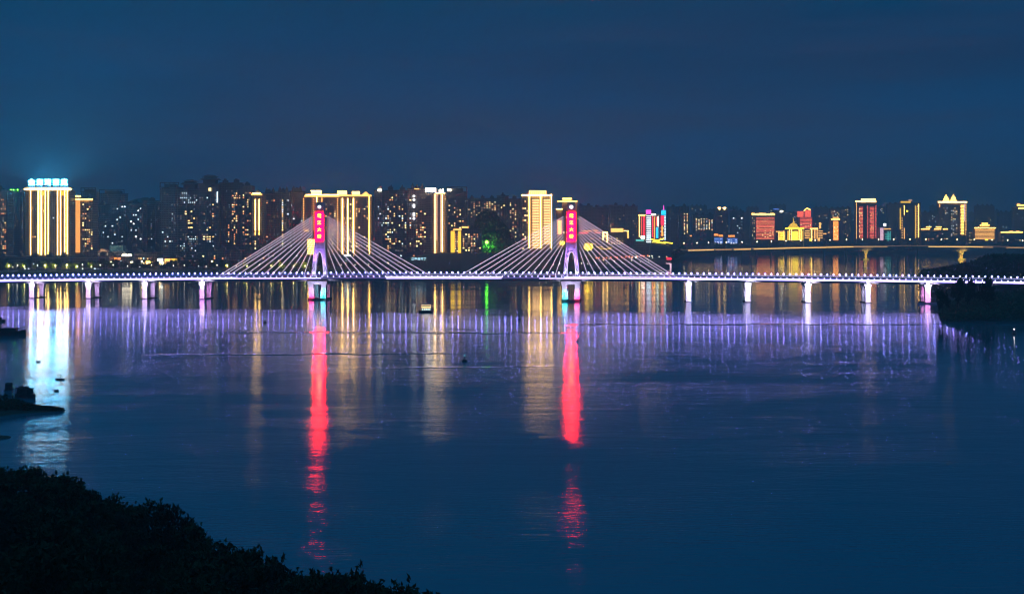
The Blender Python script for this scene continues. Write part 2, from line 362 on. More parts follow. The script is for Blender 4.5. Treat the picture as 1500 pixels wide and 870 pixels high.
def tree_meshes(name, seed, h, r, nclump, nleaf, ls, lm, flat=.8):
    rnd = random.Random(seed); tr = MB(); cr = MB()
    top = Vector((rnd.uniform(-.3, .3), rnd.uniform(-.3, .3), h*.55)); tr.tube((0, 0, -.6), top*.55, h*.028, h*.02, 7); tr.tube(top*.55, top, h*.02, h*.012, 6)
    for i in range(nclump):
        a = rnd.uniform(0, 2*PI); q = math.sqrt(rnd.random())*r*.8; z = h*rnd.uniform(.42, .92)
        q *= math.sqrt(max(.12, 1-((z/h-.6)/.42)**2))
        c = Vector((math.cos(a)*q, math.sin(a)*q, z)); cr_r = r*rnd.uniform(.22, .42)
        if i < 9: tr.tube(top*rnd.uniform(.55, .98), c, h*.009, h*.003, 5)
        for k in range(nleaf):
            v = Vector((rnd.gauss(0, 1), rnd.gauss(0, 1), rnd.gauss(0, 1))).normalized()*cr_r*(rnd.random()**.4); v.z *= flat
            leaf(cr, c+v, ls*rnd.uniform(.7, 1.3), rnd)
        for k in range(3):      # stray twig
            v = Vector((rnd.gauss(0, 1), rnd.gauss(0, 1), abs(rnd.gauss(0, 1)))).normalized()*cr_r*1.25
            for e in range(4): leaf(cr, c+v*rnd.uniform(.85, 1.1), ls*.8, rnd)
    return tr.mesh('trunk', BARK), cr.mesh('crown', lm)
def tree(name, label, cat, meshes, loc, sc, rz, group):
    t = thing(name, label, cat, loc, rz, group); t.scale = sc
    link('trunk', meshes[0], t); link('crown', meshes[1], t); return t

# ------------------------------------------------------------------ buildings
WIN = {}
def win_mesh(k):
    if k not in WIN: WIN[k] = MB().box(-.5, .5, -.06, 0, -.5, .5).mesh('window', E[k])
    return WIN[k]
A = 'apartment_tower'; T = 'tower'
class Bld:
    def __init__(s, name, label, x0, x1, ytop, d, wall='wall_grey', dep=20, zb=5, bays=None, cat='building', fh=3.0, group=None, balcony=True, roof='flat', rz=0):
        s.x0, s.x1, s.d, s.zb, s.k, s.fh = x0, x1, d, zb, d/F, fh
        s.pc = (x0+x1)/2; s.rnd = random.Random(int(x0*7+x1*13+ytop*3+d))
        s.root = thing(name, label, cat, (P(s.pc, 345, d).x, d, zb), rz, group)
        s.w = (x1-x0)*s.k; s.h = s.lz(ytop); s.dep = dep; s.wall = wall
        n = bays or max(2, int(round(s.w/6.5)))
        b = MB(); s.bays = []
        for i in range(n):
            xa, xb = -s.w/2+s.w*i/n, -s.w/2+s.w*(i+1)/n
            off = (0, 1.4, .5, 1.9)[(i*3+s.rnd.randint(0, 1)) % 4] if n > 1 else 0
            b.box(xa, xb, off, dep-.3*off, 0, s.h-(.8 if off > 1 else 0)); s.bays.append((xa, xb, off))
            if balcony and s.w > 8:
                z = fh*1.0
                while z < s.h-fh:
                    if off > .3: b.box(xa+.25, xb-.25, off-1.1, off-.002, z-.15, z+.85)
                    else: b.box(xa+.6, xb-.6, off-.25, off-.002, z-.12, z+.1)
                    z += fh
        s.body = b.build('wall', MATS[wall], s.root)
        s.make_roof(roof)
        if name == A: s.win((9 if wall == 'wall_dark' else 16) if s.w < 24 else 26, ['win_cooldim', 'win_dim', 'win_faint'], size=(1.3, 1.2), y1=366)
    def lx(s, px): return (px-s.pc)*s.k
    def lz(s, py): return H+(HZ-py)*s.k-s.zb
    def make_roof(s, kind):
        b = MB(); w, h, dp = s.w, s.h, s.dep
        if kind == 'none': return
        b.box(-w/2-.4, w/2+.4, -.4, dp+.2, h, h+.9)
        if kind in ('flat', 'spire'):
            n = max(1, int(w/14))
            for i in range(n):
                c = -w/2+w*(i+.5)/n+s.rnd.uniform(-1, 1); q = min(3.2, w*.22); b.box(c-q, c+q, 3, 9, h+.9, h+s.rnd.uniform(3, 5)); b.box(c-q*.5, c+q*.3, 4, 8, h+3, h+6)
        if kind == 'spire':
            n = max(2, int(w/12))
            for i in range(n):
                c = -w/2+w*(i+.5)/n; b.frust(c-2, c+2, 3, 7, h+.9, h+4, .8); b.frust(c-1.8, c+1.8, 3.2, 6.8, h+4, h+8.5, .04)
        if kind == 'pagoda':
            b.box(-w*.3, w*.3, 3, dp-3, h+.9, h+6); b.frust(-w*.44, w*.44, 0, dp, h+6, h+8.5, .75); b.box(-w*.25, w*.25, 4, dp-4, h+8.5, h+10); b.frust(-w*.36, w*.36, 2, dp-2, h+10, h+12.5, .4)
        if kind == 'frame':
            for i in range(5):
                c = -w/2+.5+(w-1)*i/4; b.box(c-.5, c+.5, .2, 1.2, h+.9, h+6)
            b.box(-w/2, w/2, .1, 1.3, h+6, h+7.2); b.box(-w*.3, w*.3, 4, dp-3, h+.9, h+5)
        b.build('roof', mat('roof_concrete', (.13, .13, .14), .85), s.root)
    def front(s, x):
        for xa, xb, o in s.bays:
            if xa <= x <= xb: return o
        return 0
    def win(s, n, kinds, x0=None, x1=None, y0=None, y1=None, size=(1.7, 1.5), col=3.2, proud=0):
        x0 = s.x0+.6 if x0 is None else x0; x1 = s.x1-.6 if x1 is None else x1
        z1 = s.h-1.5 if y0 is None else min(s.h-1, s.lz(y0)); z0 = 8 if y1 is None else max(2, s.lz(y1))
        a, b = s.lx(x0), s.lx(x1); nx = max(1, int((b-a)/col)); nz_ = max(1, int((z1-z0)/s.fh)); cells = [(i, j) for i in range(nx) for j in range(nz_)]
        s.rnd.shuffle(cells)
        for i, j in cells[:n]:
            x = a+(b-a)*(i+.5)/nx; z = (math.floor(z0/s.fh)+j)*s.fh+1.75
            if z > s.h-.9: continue
            o = link('window', win_mesh(s.rnd.choice(kinds)), s.root); o.location = (x, s.front(x)-.03-proud, z)
            k = s.rnd.uniform(.75, 1.2); o.scale = (size[0]*k, 1, size[1])
        return s
    def vstrip(s, px, y0, y1, wpx=.8, m='cream', name='facade_light', proud=.85):
        x = s.lx(px); q = wpx*s.k/2
        MB().box(x-q, x+q, -proud, 2.2, s.lz(y1), s.lz(y0)).build(name, E[m], s.root); return s
    def hstrip(s, x0, x1, y, hpx=1.2, m='cream', name='cornice_light', proud=.85, y1=None):
        z = s.lz(y); q = hpx*s.k/2
        MB().box(s.lx(x0), s.lx(x1), -proud, 2.2, z-q, z+q).build(name, E[m], s.root); return s
    def panel(s, x0, x1, y0, y1, m, name='lit_panel', proud=.75):
        MB().box(s.lx(x0), s.lx(x1), -proud, 2.2, s.lz(y1), s.lz(y0)).build(name, E[m], s.root); return s
    def block(s, x0, x1, y0, y1, m='wall_grey', name='roof', ya=1, yb=10, taper=None):
        b = MB()
        mm = MATS[m] if m in MATS else E[m]
        if taper is None: b.box(s.lx(x0), s.lx(x1), ya, yb, s.lz(y1), s.lz(y0))
        else: b.frust(s.lx(x0), s.lx(x1), ya, yb, s.lz(y1), s.lz(y0), taper)
        b.build(name, mm, s.root); return s
    def bands(s, x0, x1, y0, y1, n, m, hpx=.9, proud=.8):
        for i in range(n): s.hstrip(x0, x1, y0+(y1-y0)*(i+.5)/n, hpx, m, 'facade_light', proud)
        return s
    def dots(s, px, y0, y1, n, m, r=.55):
        for i in range(n):
            y = y0+(y1-y0)*(i+.5)/n; x = s.lx(px); z = s.lz(y)
            MB().box(x-r, x+r, -.9, 2.2, z-r, z+r).build('facade_light', E[m], s.root)
        return s

# ------------------------------------------------------------------ the city, left to right
DL, DM, DR = 1590, 1620, 3500
# far-left cluster
Bld(A, 'tower at the far left picture edge with columns of orange lit windows', -14, 10.5, 279, DL, 'wall_rose', roof='flat').win(34, ORNG, 0, 9, 288, 370, col=2.4)
b = Bld(A, 'dark tower with a green roof light beside the gold striped tower', 11, 35, 283, DL+60, 'wall_dark'); b.win(10, COOL, 13, 24, 300, 368).win(6, COOL, 31, 34, 298, 366)
MB().box(-9, 6, 2, 3, b.h+4, b.h+5).tube((-4, 2.5, b.h), (-4, 2.5, b.h+4), .3).tube((3, 2.5, b.h), (3, 2.5, b.h+4), .3).build('light_bar', mat('steel', (.2, .2, .22), .5), b.root)
for x in (-7, -3.5, 2): MB().ball((x, 1.6, b.h+4.4), .8, 8, 5).build('green_lamp', E['green'], b.root)
g = Bld(T, 'gold striped tower carrying the glowing cyan rooftop lettering', 36.5, 102.5, 279, 1560, 'wall_beige', bays=7, roof='none')
for px in (44.9, 55.9, 60.2, 66.4, 70.7, 84.6, 88.9, 94.9, 98.6): g.vstrip(px, 279.5, 373.5, .6, 'cream')
g.hstrip(35.5, 103.5, 277.2, 2.4, 'cream'); g.panel(60.8, 65.8, 280.5, 286.5, 'yellowdim').panel(89.4, 94.4, 280.5, 286.5, 'yellowdim').win(14, MIXW, 46, 84, 282, 372)
g.block(39, 101, 273.8, 279, 'wall_grey', 'roof', 2, 16)
sg = thing('roof_sign', 'huge glowing cyan white Chinese characters on the gold striped tower roof', 'sign', (P(70, 345, 1560).x, 1560, g.zb+g.lz(275.6)))
em('sign_cyan', (.08, .60, 1.0), 115)
for i, ch in enumerate('金海湾豪庭'):
    o = link('sign_character', text_mesh(ch, 8.8, .4, E['sign_cyan']), sg); o.location = ((46.3+11.9*i-70)*g.k, 0, 6.6)
fr_ = MB()
for i in range(12): fr_.box(-27+4.9*i-.12, -27+4.9*i+.12, 1.0, 1.3, 0, 12.5)
for z in (.3, 4.2, 8.4, 12.3): fr_.box(-27.4, 27.4, 1.31, 1.5, z-.12, z+.12)
for i in range(5):
    sl = bpy.data.lights.new('added_haze_glow', 'SPOT'); sl.energy = 200000; sl.color = (.04, .55, 1); sl.spot_size = math.radians(179); sl.spot_blend = .35; sl.shadow_soft_size = 2  # added unseen spots that make the haze around the sign glow cyan
    so_ = bpy.data.objects.new('added_haze_glow', sl); COL.objects.link(so_); so_.location = (P(46.5+11.8*i, 345, 1560).x, 1570, g.zb+g.lz(266)); so_.rotation_euler = (PI, 0, 0)
fr_.build('sign_frame', mat('steel', (.2, .2, .22), .5), sg)
b = Bld(A, 'tower with a glowing orange pilaster and small gold roof pavilions', 105, 136.5, 292, 1600, 'wall_rose', bays=5); b.panel(110, 116.8, 294, 370, 'amber').hstrip(109, 136, 292.3, 1.9, 'gold').win(34, WARM, 120, 136, 296, 368, col=2.6).win(14, ORNG, 104.6, 109, 296, 368, col=2.4)  # the pilaster's floodlight is put into a glowing panel
for x in (110, 113, 116.2): b.block(x-1.1, x+1.1, 286.8, 288.6, 'gold', 'cornice_light', .5, 3).block(x-.8, x+.8, 288.6, 291.5, 'wall_beige', 'roof', .5, 3)
Bld(A, 'bluish dark tower peeping over the orange pilaster tower', 118, 140.5, 281.5, 2050, 'wall_grey', roof='frame')
Bld(A, 'flat topped dark tower with a framed roof left of the wooded hill', 145, 182, 284, 2000, 'wall_grey', roof='frame')
Bld(A, 'dim tower standing in front of the flat topped framed roof tower', 138, 161, 300, 1750, 'wall_dark').win(5, COOL, 145, 160, 310, 370)
Bld(A, 'dim tower with one bright white window near its top corner', 161, 185, 297.5, 1720, 'wall_dark').win(12, COOL, 163, 184, 300, 368, size=(1.8, 1.5)).win(2, ['win_bright'], 177, 184, 298, 306)
Bld(A, 'dim tower with a scatter of white windows low on its front below the hill', 186, 209, 299, 1700, 'wall_dark').win(15, COOL+['win_bright'], 190, 207, 302, 354)
Bld(A, 'almost unlit tower between the hill and the stepped dark tower', 209, 234, 295, 1740, 'wall_dark').win(5, COOL, 211, 224, 310, 365)
Bld(A, 'dark slab tower with ribbed front left of the pagoda roofed tower', 234, 262, 275, 1620, 'wall_grey', bays=6, roof='frame').win(10, COOL, 236, 258, 300, 368)
b = Bld(A, 'dark tower under a black pagoda roof with blue white windows', 262, 290.5, 277, 1610, 'wall_dark', bays=5, roof='pagoda'); b.win(26, COOL, 263, 289, 280, 298, size=(1.3, 1.2), col=2.4).win(9, ['win_warm', 'win_yellow'], 270, 286, 306, 335, size=(2.4, 1.5)).win(34, COOL, 263, 290, 340, 366, size=(1.2, 1.2), col=2.2)
b = Bld(A, 'dark tower with one big lit window just below its roof', 290.5, 321, 270, 1605, 'wall_dark', bays=5, roof='pagoda'); b.win(16, MIXW, 293, 318, 285, 362).win(6, ['win_warm', 'win_yellow'], 297, 309, 342, 352, size=(2.4, 1.5)); b.panel(305.8, 309, 275.5, 280, 'win_yellow', 'window'); b.dots(318.4, 281, 297, 9, 'win_cool', .7)
b = Bld(A, 'dark tower with orange windows down its right hand column', 321, 353.5, 268.5, 1615, 'wall_dark', bays=6, roof='flat'); b.win(26, ORNG+['win_yellow'], 339, 348, 276, 360, col=2.5).win(6, ORNG, 332, 337, 325, 355, col=2.5).win(8, ORNG, 341, 352, 283, 290, size=(1.2, 1.2), col=2)
Bld(A, 'slim dark tower with warm windows left of the twin gold lines', 353.5, 368.5, 273, 1600, 'wall_dark', bays=3, roof='flat').win(26, WARM, 355, 368, 280, 365, col=2.6)
b = Bld(A, 'tower outlined by two vertical gold lines under a gold cap', 368.5, 385, 285, 1590, 'wall_beige', bays=3, roof='flat'); b.vstrip(374, 292, 338, 0.82, 'cream').vstrip(379.6, 292, 338, 0.82, 'cream').vstrip(374, 340, 344, 0.82, 'gold').vstrip(379.6, 340, 344, 0.82, 'gold').hstrip(368, 384, 285, 2.2, 'golddim').hstrip(370, 381, 283.4, 1.4, 'cream').win(4, WARM, 372, 376, 350, 364)
Bld(A, 'purple grey tower with spiky roof right of the twin gold lines', 385, 404, 283.5, 1630, 'wall_rose', roof='spire').win(8, MIXW)
Bld(A, 'purple grey tower with a green and yellow column of lit stair windows', 404, 424, 282, 1625, 'wall_rose', roof='spire').win(18, ['win_yellow', 'win_warm', 'win_cool'], 411, 416, 290, 362, col=3).win(8, COOL)
Bld(A, 'purple grey spiky roofed tower left of the gold corniced complex', 424, 444, 281, 1640, 'wall_rose', roof='spire').win(10, COOL)
b = Bld(A, 'gold corniced tower rising behind the left bridge pylon', 443, 496, 288, 1600, 'wall_rose', bays=8, roof='none'); b.hstrip(446, 497, 287.3, 2.6, 'golddim').hstrip(448, 497, 285.4, 1.1, 'cream').block(456, 469.5, 280, 285.6, 'gold', 'cornice_light', 0, 8).hstrip(455, 470.5, 279.6, 1, 'cream')
b.dots(444.7, 290, 338, 14, 'golddim').dots(459, 290, 338, 14, 'amber').vstrip(464, 288.5, 341, 0.88, 'cream').vstrip(471.5, 290, 296, 1, 'golddim').dots(494.5, 290, 374, 26, 'golddim').win(24, WARM, 473, 492, 292, 366, col=2.8).panel(446, 452, 337, 339, 'golddim', 'cornice_light')
b = Bld(A, 'gold corniced tower striped by four bright vertical light lines', 496.5, 545, 287.5, 1595, 'wall_rose', bays=7, roof='none'); b.hstrip(496, 544, 286.6, 2.4, 'golddim').block(494.5, 507, 279.6, 285, 'gold', 'cornice_light', 0, 8).block(515.5, 526, 280.5, 285, 'gold', 'cornice_light', 0, 8)
for px, y1 in ((501.5, 374), (509.5, 373), (517.6, 375)): b.vstrip(px, 290.5, y1, 1.02, 'cream')
b.vstrip(541, 288, 372.5, 1.29, 'gold').win(40, WARM, 503, 517, 294, 372, col=2).win(20, WARM, 520, 540, 292, 360)
MB().prism([(b.lx(529), b.lz(286)), (b.lx(541), b.lz(286)), (b.lx(535.5), b.lz(280.8))], 0, 8).build('gable', E['golddim'], b.root)
Bld('low_building', 'small building wrapped in horizontal gold bands below the left pylon', 451, 463, 350, 1520, 'wall_beige', roof='flat', zb=5).bands(450.6, 463.2, 350, 373, 7, 'gold', 1.5)
b = Bld(A, 'wide dark tower full of yellow and blue white windows right of the gold stripes', 548, 597, 279.5, 1600, 'wall_dark', bays=9, roof='spire'); b.win(46, MIXW+['win_yellow', 'win_warm'], 564, 582, 282, 368, col=2.6).win(16, COOL, 553, 563, 297, 330, size=(1.2, 1.2), col=2.2).win(22, MIXW, 583, 596, 284, 366).panel(553.5, 558.8, 277.5, 280.2, 'white', 'window')
b = Bld(A, 'rosy tower with a column of large white windows near its top', 597, 625, 277, 1605, 'wall_rose', bays=5, roof='spire'); b.win(30, WARM, 609, 624, 300, 366, col=2.6).win(8, MIXW, 598, 604, 285, 362)
for y in (287.5, 293, 300.5, 303, 313, 316, 320.5): b.panel(604.8, 607.8, y-1.1, y+1.1, 'win_bright', 'window')
b.hstrip(607, 614, 276.8, 1, 'golddim')
b = Bld(T, 'tower with pale gold lines under a dazzling lit crown in midstream', 624, 654, 283, 1570, 'wall_rose', bays=5, roof='none'); b.panel(623, 638.5, 275.8, 281.6, 'white', 'cornice_light').block(643, 646, 277.5, 282, 'white', 'cornice_light', 0, 4).block(647.5, 649.5, 277, 281, 'white', 'cornice_light', 0, 4).hstrip(638, 652, 283, 1.2, 'cream')
em('blush', (1, .55, .34), 1.3); b.vstrip(637.2, 285, 373, 0.88, 'cream').vstrip(640, 285, 352, 1.2, 'blush').vstrip(646.3, 285, 369, 3.0, 'blush').vstrip(647.9, 285, 369, .9, 'cream').win(10, WARM, 650, 654, 284, 310, col=2, size=(1, 1))
b = Bld(A, 'dark tower with two white roof lamps right of the dazzling crown', 654, 684, 281.5, 1660, 'wall_dark', roof='frame'); b.win(16, WARM, 656, 680, 292, 340); b.block(654.6, 656.8, 277, 280.3, 'white', 'roof_lamp', 1, 3).block(658.4, 660.6, 277, 280.3, 'white', 'roof_lamp', 1, 3)
b = Bld('low_building', 'short yellow glowing block standing on the levee top', 660, 675.5, 338, 1560, 'wall_beige', bays=3, roof='flat'); b.panel(660.3, 666, 338.5, 370, 'yellowdim').panel(671, 675.2, 338.5, 371, 'yellowdim').win(22, WARM, 666, 671, 340, 368, col=1.8, size=(1.2, 1.2)).hstrip(664, 676, 336.5, 2, 'golddim')  # floodlight on the walls drawn as glowing panels
b = Bld(A, 'mid rise block of warm windows left of the green floodlight', 676, 706, 336, 1640, 'wall_rose'); b.win(30, WARM+['win_yellow'], 677, 705, 340, 370); b.hstrip(676.5, 686, 333, 2.4, 'golddim')
Bld(A, 'tower with dotted warm windows behind the wooded hill', 684, 728, 291, 2050, 'wall_rose', bays=7, roof='flat').win(50, WARM, 685, 727, 294, 318, col=4.2)
Bld(A, 'lilac ribbed tower just left of the gold banded tower', 728, 745, 287.5, 1900, 'wall_rose', bays=4, roof='flat').win(16, WARM, 729, 744, 296, 362)
Bld(A, 'lilac tower with yellow stair windows touching the gold banded tower', 745, 764, 292, 1880, 'wall_rose', bays=4, roof='flat').win(30, WARM+['win_yellow'], 746, 757, 292, 366, col=3)
b = Bld(T, 'tower of gold horizontal bands under an arcaded gold crown', 764, 808.5, 286, 1560, 'wall_beige', bays=4, roof='none', dep=26)
for px in (775.2, 792.2, 807.8): b.vstrip(px, 284.5, 364, 0.95, 'cream')
b.hstrip(764, 808.5, 286.2, 2.1, 'cream').bands(780, 790, 291.5, 364, 31, 'band', .9).bands(796.5, 806, 291.5, 358, 28, 'band', .9).win(20, WARM, 765, 774, 292, 365, col=2.4)
cr_ = MB()
for i in range(9): cr_.box(b.lx(775.5)+i*b.lx(778.5)*0-.4+i*(b.lx(799)-b.lx(775.5))/8, b.lx(775.5)+.8+i*(b.lx(799)-b.lx(775.5))/8, 0, 1.4, b.lz(285), b.lz(280.6))
cr_.box(b.lx(775), b.lx(800), 0, 1.6, b.lz(280.6), b.lz(279.6)); cr_.build('crown', E['gold'], b.root)
b.block(775, 800, 280.2, 285.2, 'wall_beige', 'roof', 1.7, 14)
b = Bld(T, 'gold crowned tower seen behind the right bridge pylon', 824, 845.5, 296, 1720, 'wall_rose', bays=4, roof='none'); b.hstrip(824, 837.5, 291.4, 2.2, 'gold').hstrip(817, 845.5, 295.2, 1.4, 'gold').vstrip(843.2, 297, 332, 1.5, 'amber').win(14, WARM).block(826, 836, 292.3, 296, 'wall_beige', 'roof', 1, 10)
b = Bld(T, 'low gold capped shaft just left of the right bridge pylon', 815.5, 823.5, 307, 1700, 'wall_beige', bays=2, roof='none'); b.hstrip(815, 823.7, 306.4, 1.3, 'cream').panel(817, 822.5, 323, 343, 'golddim')
# centre right, farther off
for x0, x1, y, dd, lab in ((845, 868, 302, 2500, 'faint pinkish far tower right beside the right pylon top'), (868, 893, 304, 2700, 'faint far tower behind the gold framed hall'), (893, 912, 301, 2600, 'faint far tower second left of the neon towers'), (912, 934, 302.5, 2650, 'faint far tower immediately left of the neon towers')):
    Bld(A, lab, x0, x1, y, dd, 'wall_rose').win(6, WARM, y0=312, y1=345)
b = Bld('hall', 'long hall outlined in gold light right of the right pylon', 882, 922, 341, 1980, 'wall_beige', roof='none', fh=4); b.panel(895, 913, 334.5, 340, 'golddim', 'crown').hstrip(883, 890, 340.6, 1.3, 'cream').hstrip(883, 890, 346, 1.1, 'gold').vstrip(883.5, 340, 352, 0.82, 'cream').vstrip(889.5, 340, 355, 0.82, 'cream').vstrip(920, 338, 349, 2, 'golddim').hstrip(914, 921, 338.4, 1.3, 'gold').win(26, WARM, 890, 914, 343, 356, col=4)
b = Bld('low_building', 'low roof drawn with red neon lines beside the right pylon', 847, 881, 345, 1900, 'wall_dark', roof='none', fh=4); b.hstrip(848, 861, 341.5, 1.4, 'red').hstrip(852, 866, 338.6, 1.1, 'orange').hstrip(871, 880, 341, 1.4, 'reddim').hstrip(869, 876, 337.8, 1.2, 'orange').win(8, ORNG)
b = Bld('neon_tower', 'tower with gold edge lines and red neon strips, leftmost of the neon towers', 935.5, 946.5, 315, 2250, 'wall_dark', bays=3, roof='none'); b.hstrip(935.5, 946.5, 315.3, 1.6, 'gold').vstrip(936.5, 316, 347, 0.82, 'gold').vstrip(940, 317, 345, .9, 'reddim').vstrip(943, 317, 347, 1.6, 'red').dots(945.6, 318, 345, 8, 'orange', .7)
b = Bld('neon_tower', 'white banded neon tower with a magenta cap', 946.5, 954, 314, 2230, 'wall_grey', bays=2, roof='none'); b.bands(947, 953.6, 315, 356, 15, 'coolwhite', 1.1).block(947, 953.8, 307.6, 313.6, 'magenta', 'cap', 0, 10)
b = Bld('neon_tower', 'neon tower with red, orange and cyan strips between magenta and cyan caps', 954, 966, 314, 2260, 'wall_dark', bays=3, roof='none'); b.hstrip(954, 960, 314.4, 2, 'white').vstrip(956, 317, 347, 1, 'red').vstrip(958.6, 318, 350, 1.2, 'orange').panel(961, 965.5, 333, 349, 'cyan').vstrip(964.2, 317, 332, 1.2, 'white').vstrip(961.5, 318, 331, .8, 'reddim')
b = Bld('neon_tower', 'spired neon tower with a cyan cap and red front', 966, 976, 315, 2240, 'wall_dark', bays=2, roof='none'); b.panel(968, 972.3, 316.5, 330, 'red').vstrip(970, 331, 346, 2, 'orange').dots(974.2, 316, 352, 16, 'coolwhite', .8).block(969.3, 975.5, 308, 315, 'cyan', 'cap', 0, 8).block(971.7, 973.2, 300.5, 308, 'magenta', 'spire', 3, 4.5, .3).win(16, ORNG+['win_cool'], 967, 973, 332, 352, col=2)
b = Bld('low_building', 'low hall under a scrawl of yellow neon roof lines', 953, 986, 357, 2120, 'wall_dark', roof='none', fh=4)
for x0, x1, ya, yb in ((953, 966, 350.6, 352.4), (957, 975, 354.2, 356.3), (965, 972, 351.6, 349.4), (972, 985, 355, 356.4), (955, 962, 354.8, 352.3)):
    MB().tube((b.lx(x0), -.5, b.lz(ya)), (b.lx(x1), -.5, b.lz(yb)), .9).build('neon_line', E['yellow'], b.root)
b = Bld('low_building', 'low podium lit white and cyan at the foot of the neon towers', 931, 947, 350, 2150, 'wall_pale', roof='none', fh=4); b.panel(931.5, 943, 351, 353.4, 'teal').panel(939, 944.5, 345.6, 349.6, 'white', 'sign_box', .9)
b = Bld(A, 'dim tower directly right of the cyan capped spire', 978, 996, 303.5, 2700, 'wall_grey').win(6, COOL)
Bld(A, 'tower with a column of warm windows on its right edge beyond the spire', 996, 1010, 302.5, 2650, 'wall_rose').win(26, WARM+['win_yellow'], 1000.5, 1009, 310, 342, col=4.2, size=(2.2, 1.7))
Bld(A, 'broad far block speckled with small yellow windows', 1015, 1046, 314.5, 3000, 'wall_grey', bays=7).win(60, WARM+['win_yellow', 'win_cool'], 1018, 1045, 319, 337, col=6, size=(2.4, 2))
b = Bld(T, 'dark far tower topped by a warm lamp lit petal crown', 1048, 1067, 308, 3300, 'wall_dark', roof='none'); b.win(5, WARM)
for sx in (1054, 1061.5):
    MB().prism([(b.lx(sx-2.6), b.lz(304.6)), (b.lx(sx), b.lz(307.8)), (b.lx(sx+2.6), b.lz(304.2)), (b.lx(sx+1.4), b.lz(303.6)), (b.lx(sx-1), b.lz(303.6))], 0, 5).build('crown_petal', E['cream'], b.root)
b.block(1050, 1066, 306.8, 308.4, 'roof_concrete', 'roof', 1, 12)
Bld(A, 'dark far tower with a few white windows right of the petal crown', 1071, 1090, 309, 3300, 'wall_dark').win(10, COOL+['win_bright'], 1073, 1088, 314, 342, size=(3.2, 2.4), col=5)
b = Bld('hotel_building', 'blue lit block under two orange roof signs, larger of the pair', 1039.5, 1059.5, 346, 3250, 'wall_pale', roof='none', fh=4); b.panel(1043, 1052, 342.6, 345.4, 'orange', 'roof_sign').panel(1053, 1059, 344.2, 346.6, 'orange', 'roof_sign').vstrip(1040.4, 346, 357, 1.4, 'blue').bands(1041.5, 1059, 348, 356.5, 3, 'blue', 1.5).win(14, ['win_bright', 'win_cool'], 1042, 1058, 348, 357, size=(3.5, 2), col=6)
b = Bld('hotel_building', 'blue lit block under one orange roof sign, smaller of the pair', 1064.5, 1081, 347.5, 3250, 'wall_pale', roof='none', fh=4); b.panel(1067, 1076, 344.6, 347, 'orange', 'roof_sign').bands(1065, 1080.5, 349, 356.5, 3, 'blue', 1.3).win(9, ['win_bright', 'win_cool'], 1066, 1080, 349, 357, size=(3, 2), col=6)
b = Bld('low_building', 'low block with red and orange rooftop neon left of the blue blocks', 1008, 1036, 351, 3100, 'wall_dark', roof='none', fh=4); b.hstrip(1010.5, 1019, 345.5, 1.8, 'orange').panel(1021, 1026, 345.6, 349.8, 'orange').hstrip(1023, 1032, 350.6, 1.6, 'yellow').win(6, ORNG)
b = Bld('hotel_building', 'red banded hotel block beneath a wavy gold crown', 1101, 1135, 317, DR, 'wall_rose', bays=5, roof='none', fh=3.6); b.bands(1107.5, 1134.5, 318.5, 351, 17, 'reddim', .85).bands(1108, 1134, 319.5, 351.5, 9, 'amber', .6, .9).hstrip(1101.5, 1135, 314.2, 2.6, 'gold').win(40, ['win_yellow', 'win_warm'], 1108, 1134, 319, 350, size=(4, 1.8), col=7).win(14, WARM, 1101, 1106, 318, 350, size=(2, 2), col=4)
for x in (1103.5, 1114, 1119, 1131): b.panel(x-2.4, x+2.4, 312.4, 314, 'gold', 'crown', 1.0)
b = Bld(T, 'dark tower with a blue roof arc behind the red banded hotel', 1132, 1147, 311, DR+400, 'wall_dark', roof='none'); b.hstrip(1133, 1141, 306.5, 1.4, 'blue').panel(1143, 1147, 308.6, 311, 'white', 'roof_lamp').win(5, COOL).block(1133, 1146, 306.5, 311, 'wall_dark', 'roof', 2, 12)
b = Bld('domed_hall', 'yellow glowing hall with a dome, spire and columned front', 1151, 1177, 336, DR-60, 'wall_beige', roof='none', fh=4, bays=3); b.hstrip(1150.5, 1178, 334.8, 2.0, 'yellow').panel(1161, 1169, 339, 352, 'yellow', 'portal')
for px in (1156.8, 1159.5, 1170.6, 1173.4): b.vstrip(px, 336, 352.3, 0.88, 'gold', 'column')
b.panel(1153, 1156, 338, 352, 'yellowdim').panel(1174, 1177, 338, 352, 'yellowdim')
MB().lathe([(b.k*8, b.lz(334)), (b.k*8, b.lz(332)), (b.k*6, b.lz(331.5)), (b.k*5.6, b.lz(329.6)), (b.k*4, b.lz(327.8)), (b.k*1.6, b.lz(326.6)), (b.k*.7, b.lz(325.8)), (b.k*.35, b.lz(320))], 20, (0, 14)).build('dome', E['yellowdim'], b.root)  # dome and columns glow themselves in place of light falling on them
b = Bld('low_building', 'yellow banded wing left of the domed hall', 1136, 1151, 338.5, DR-40, 'wall_beige', roof='none', fh=4); b.bands(1142.5, 1147.5, 340, 352, 5, 'yellow', 1.2).bands(1149, 1151, 340, 352, 5, 'yellowdim', 1.3).vstrip(1141, 338.5, 352, 0.75, 'gold').vstrip(1148.4, 338.5, 352, 0.68, 'gold').hstrip(1136.5, 1151, 339.3, 1.3, 'golddim')
b = Bld(T, 'red lit tower with a notched top behind the domed hall', 1169, 1190, 318, DR+150, 'wall_rose', bays=4, roof='none', fh=3.6); b.bands(1172, 1189.5, 319, 350, 15, 'reddim', 1.0).win(30, ['win_yellow', 'win_warm'], 1172, 1189, 320, 346, size=(3.6, 1.8), col=6)
b.block(1169.3, 1177, 309.5, 318, 'reddim', 'crown', 0, 12).block(1180, 1188, 308, 318, 'reddim', 'crown', 0, 12)
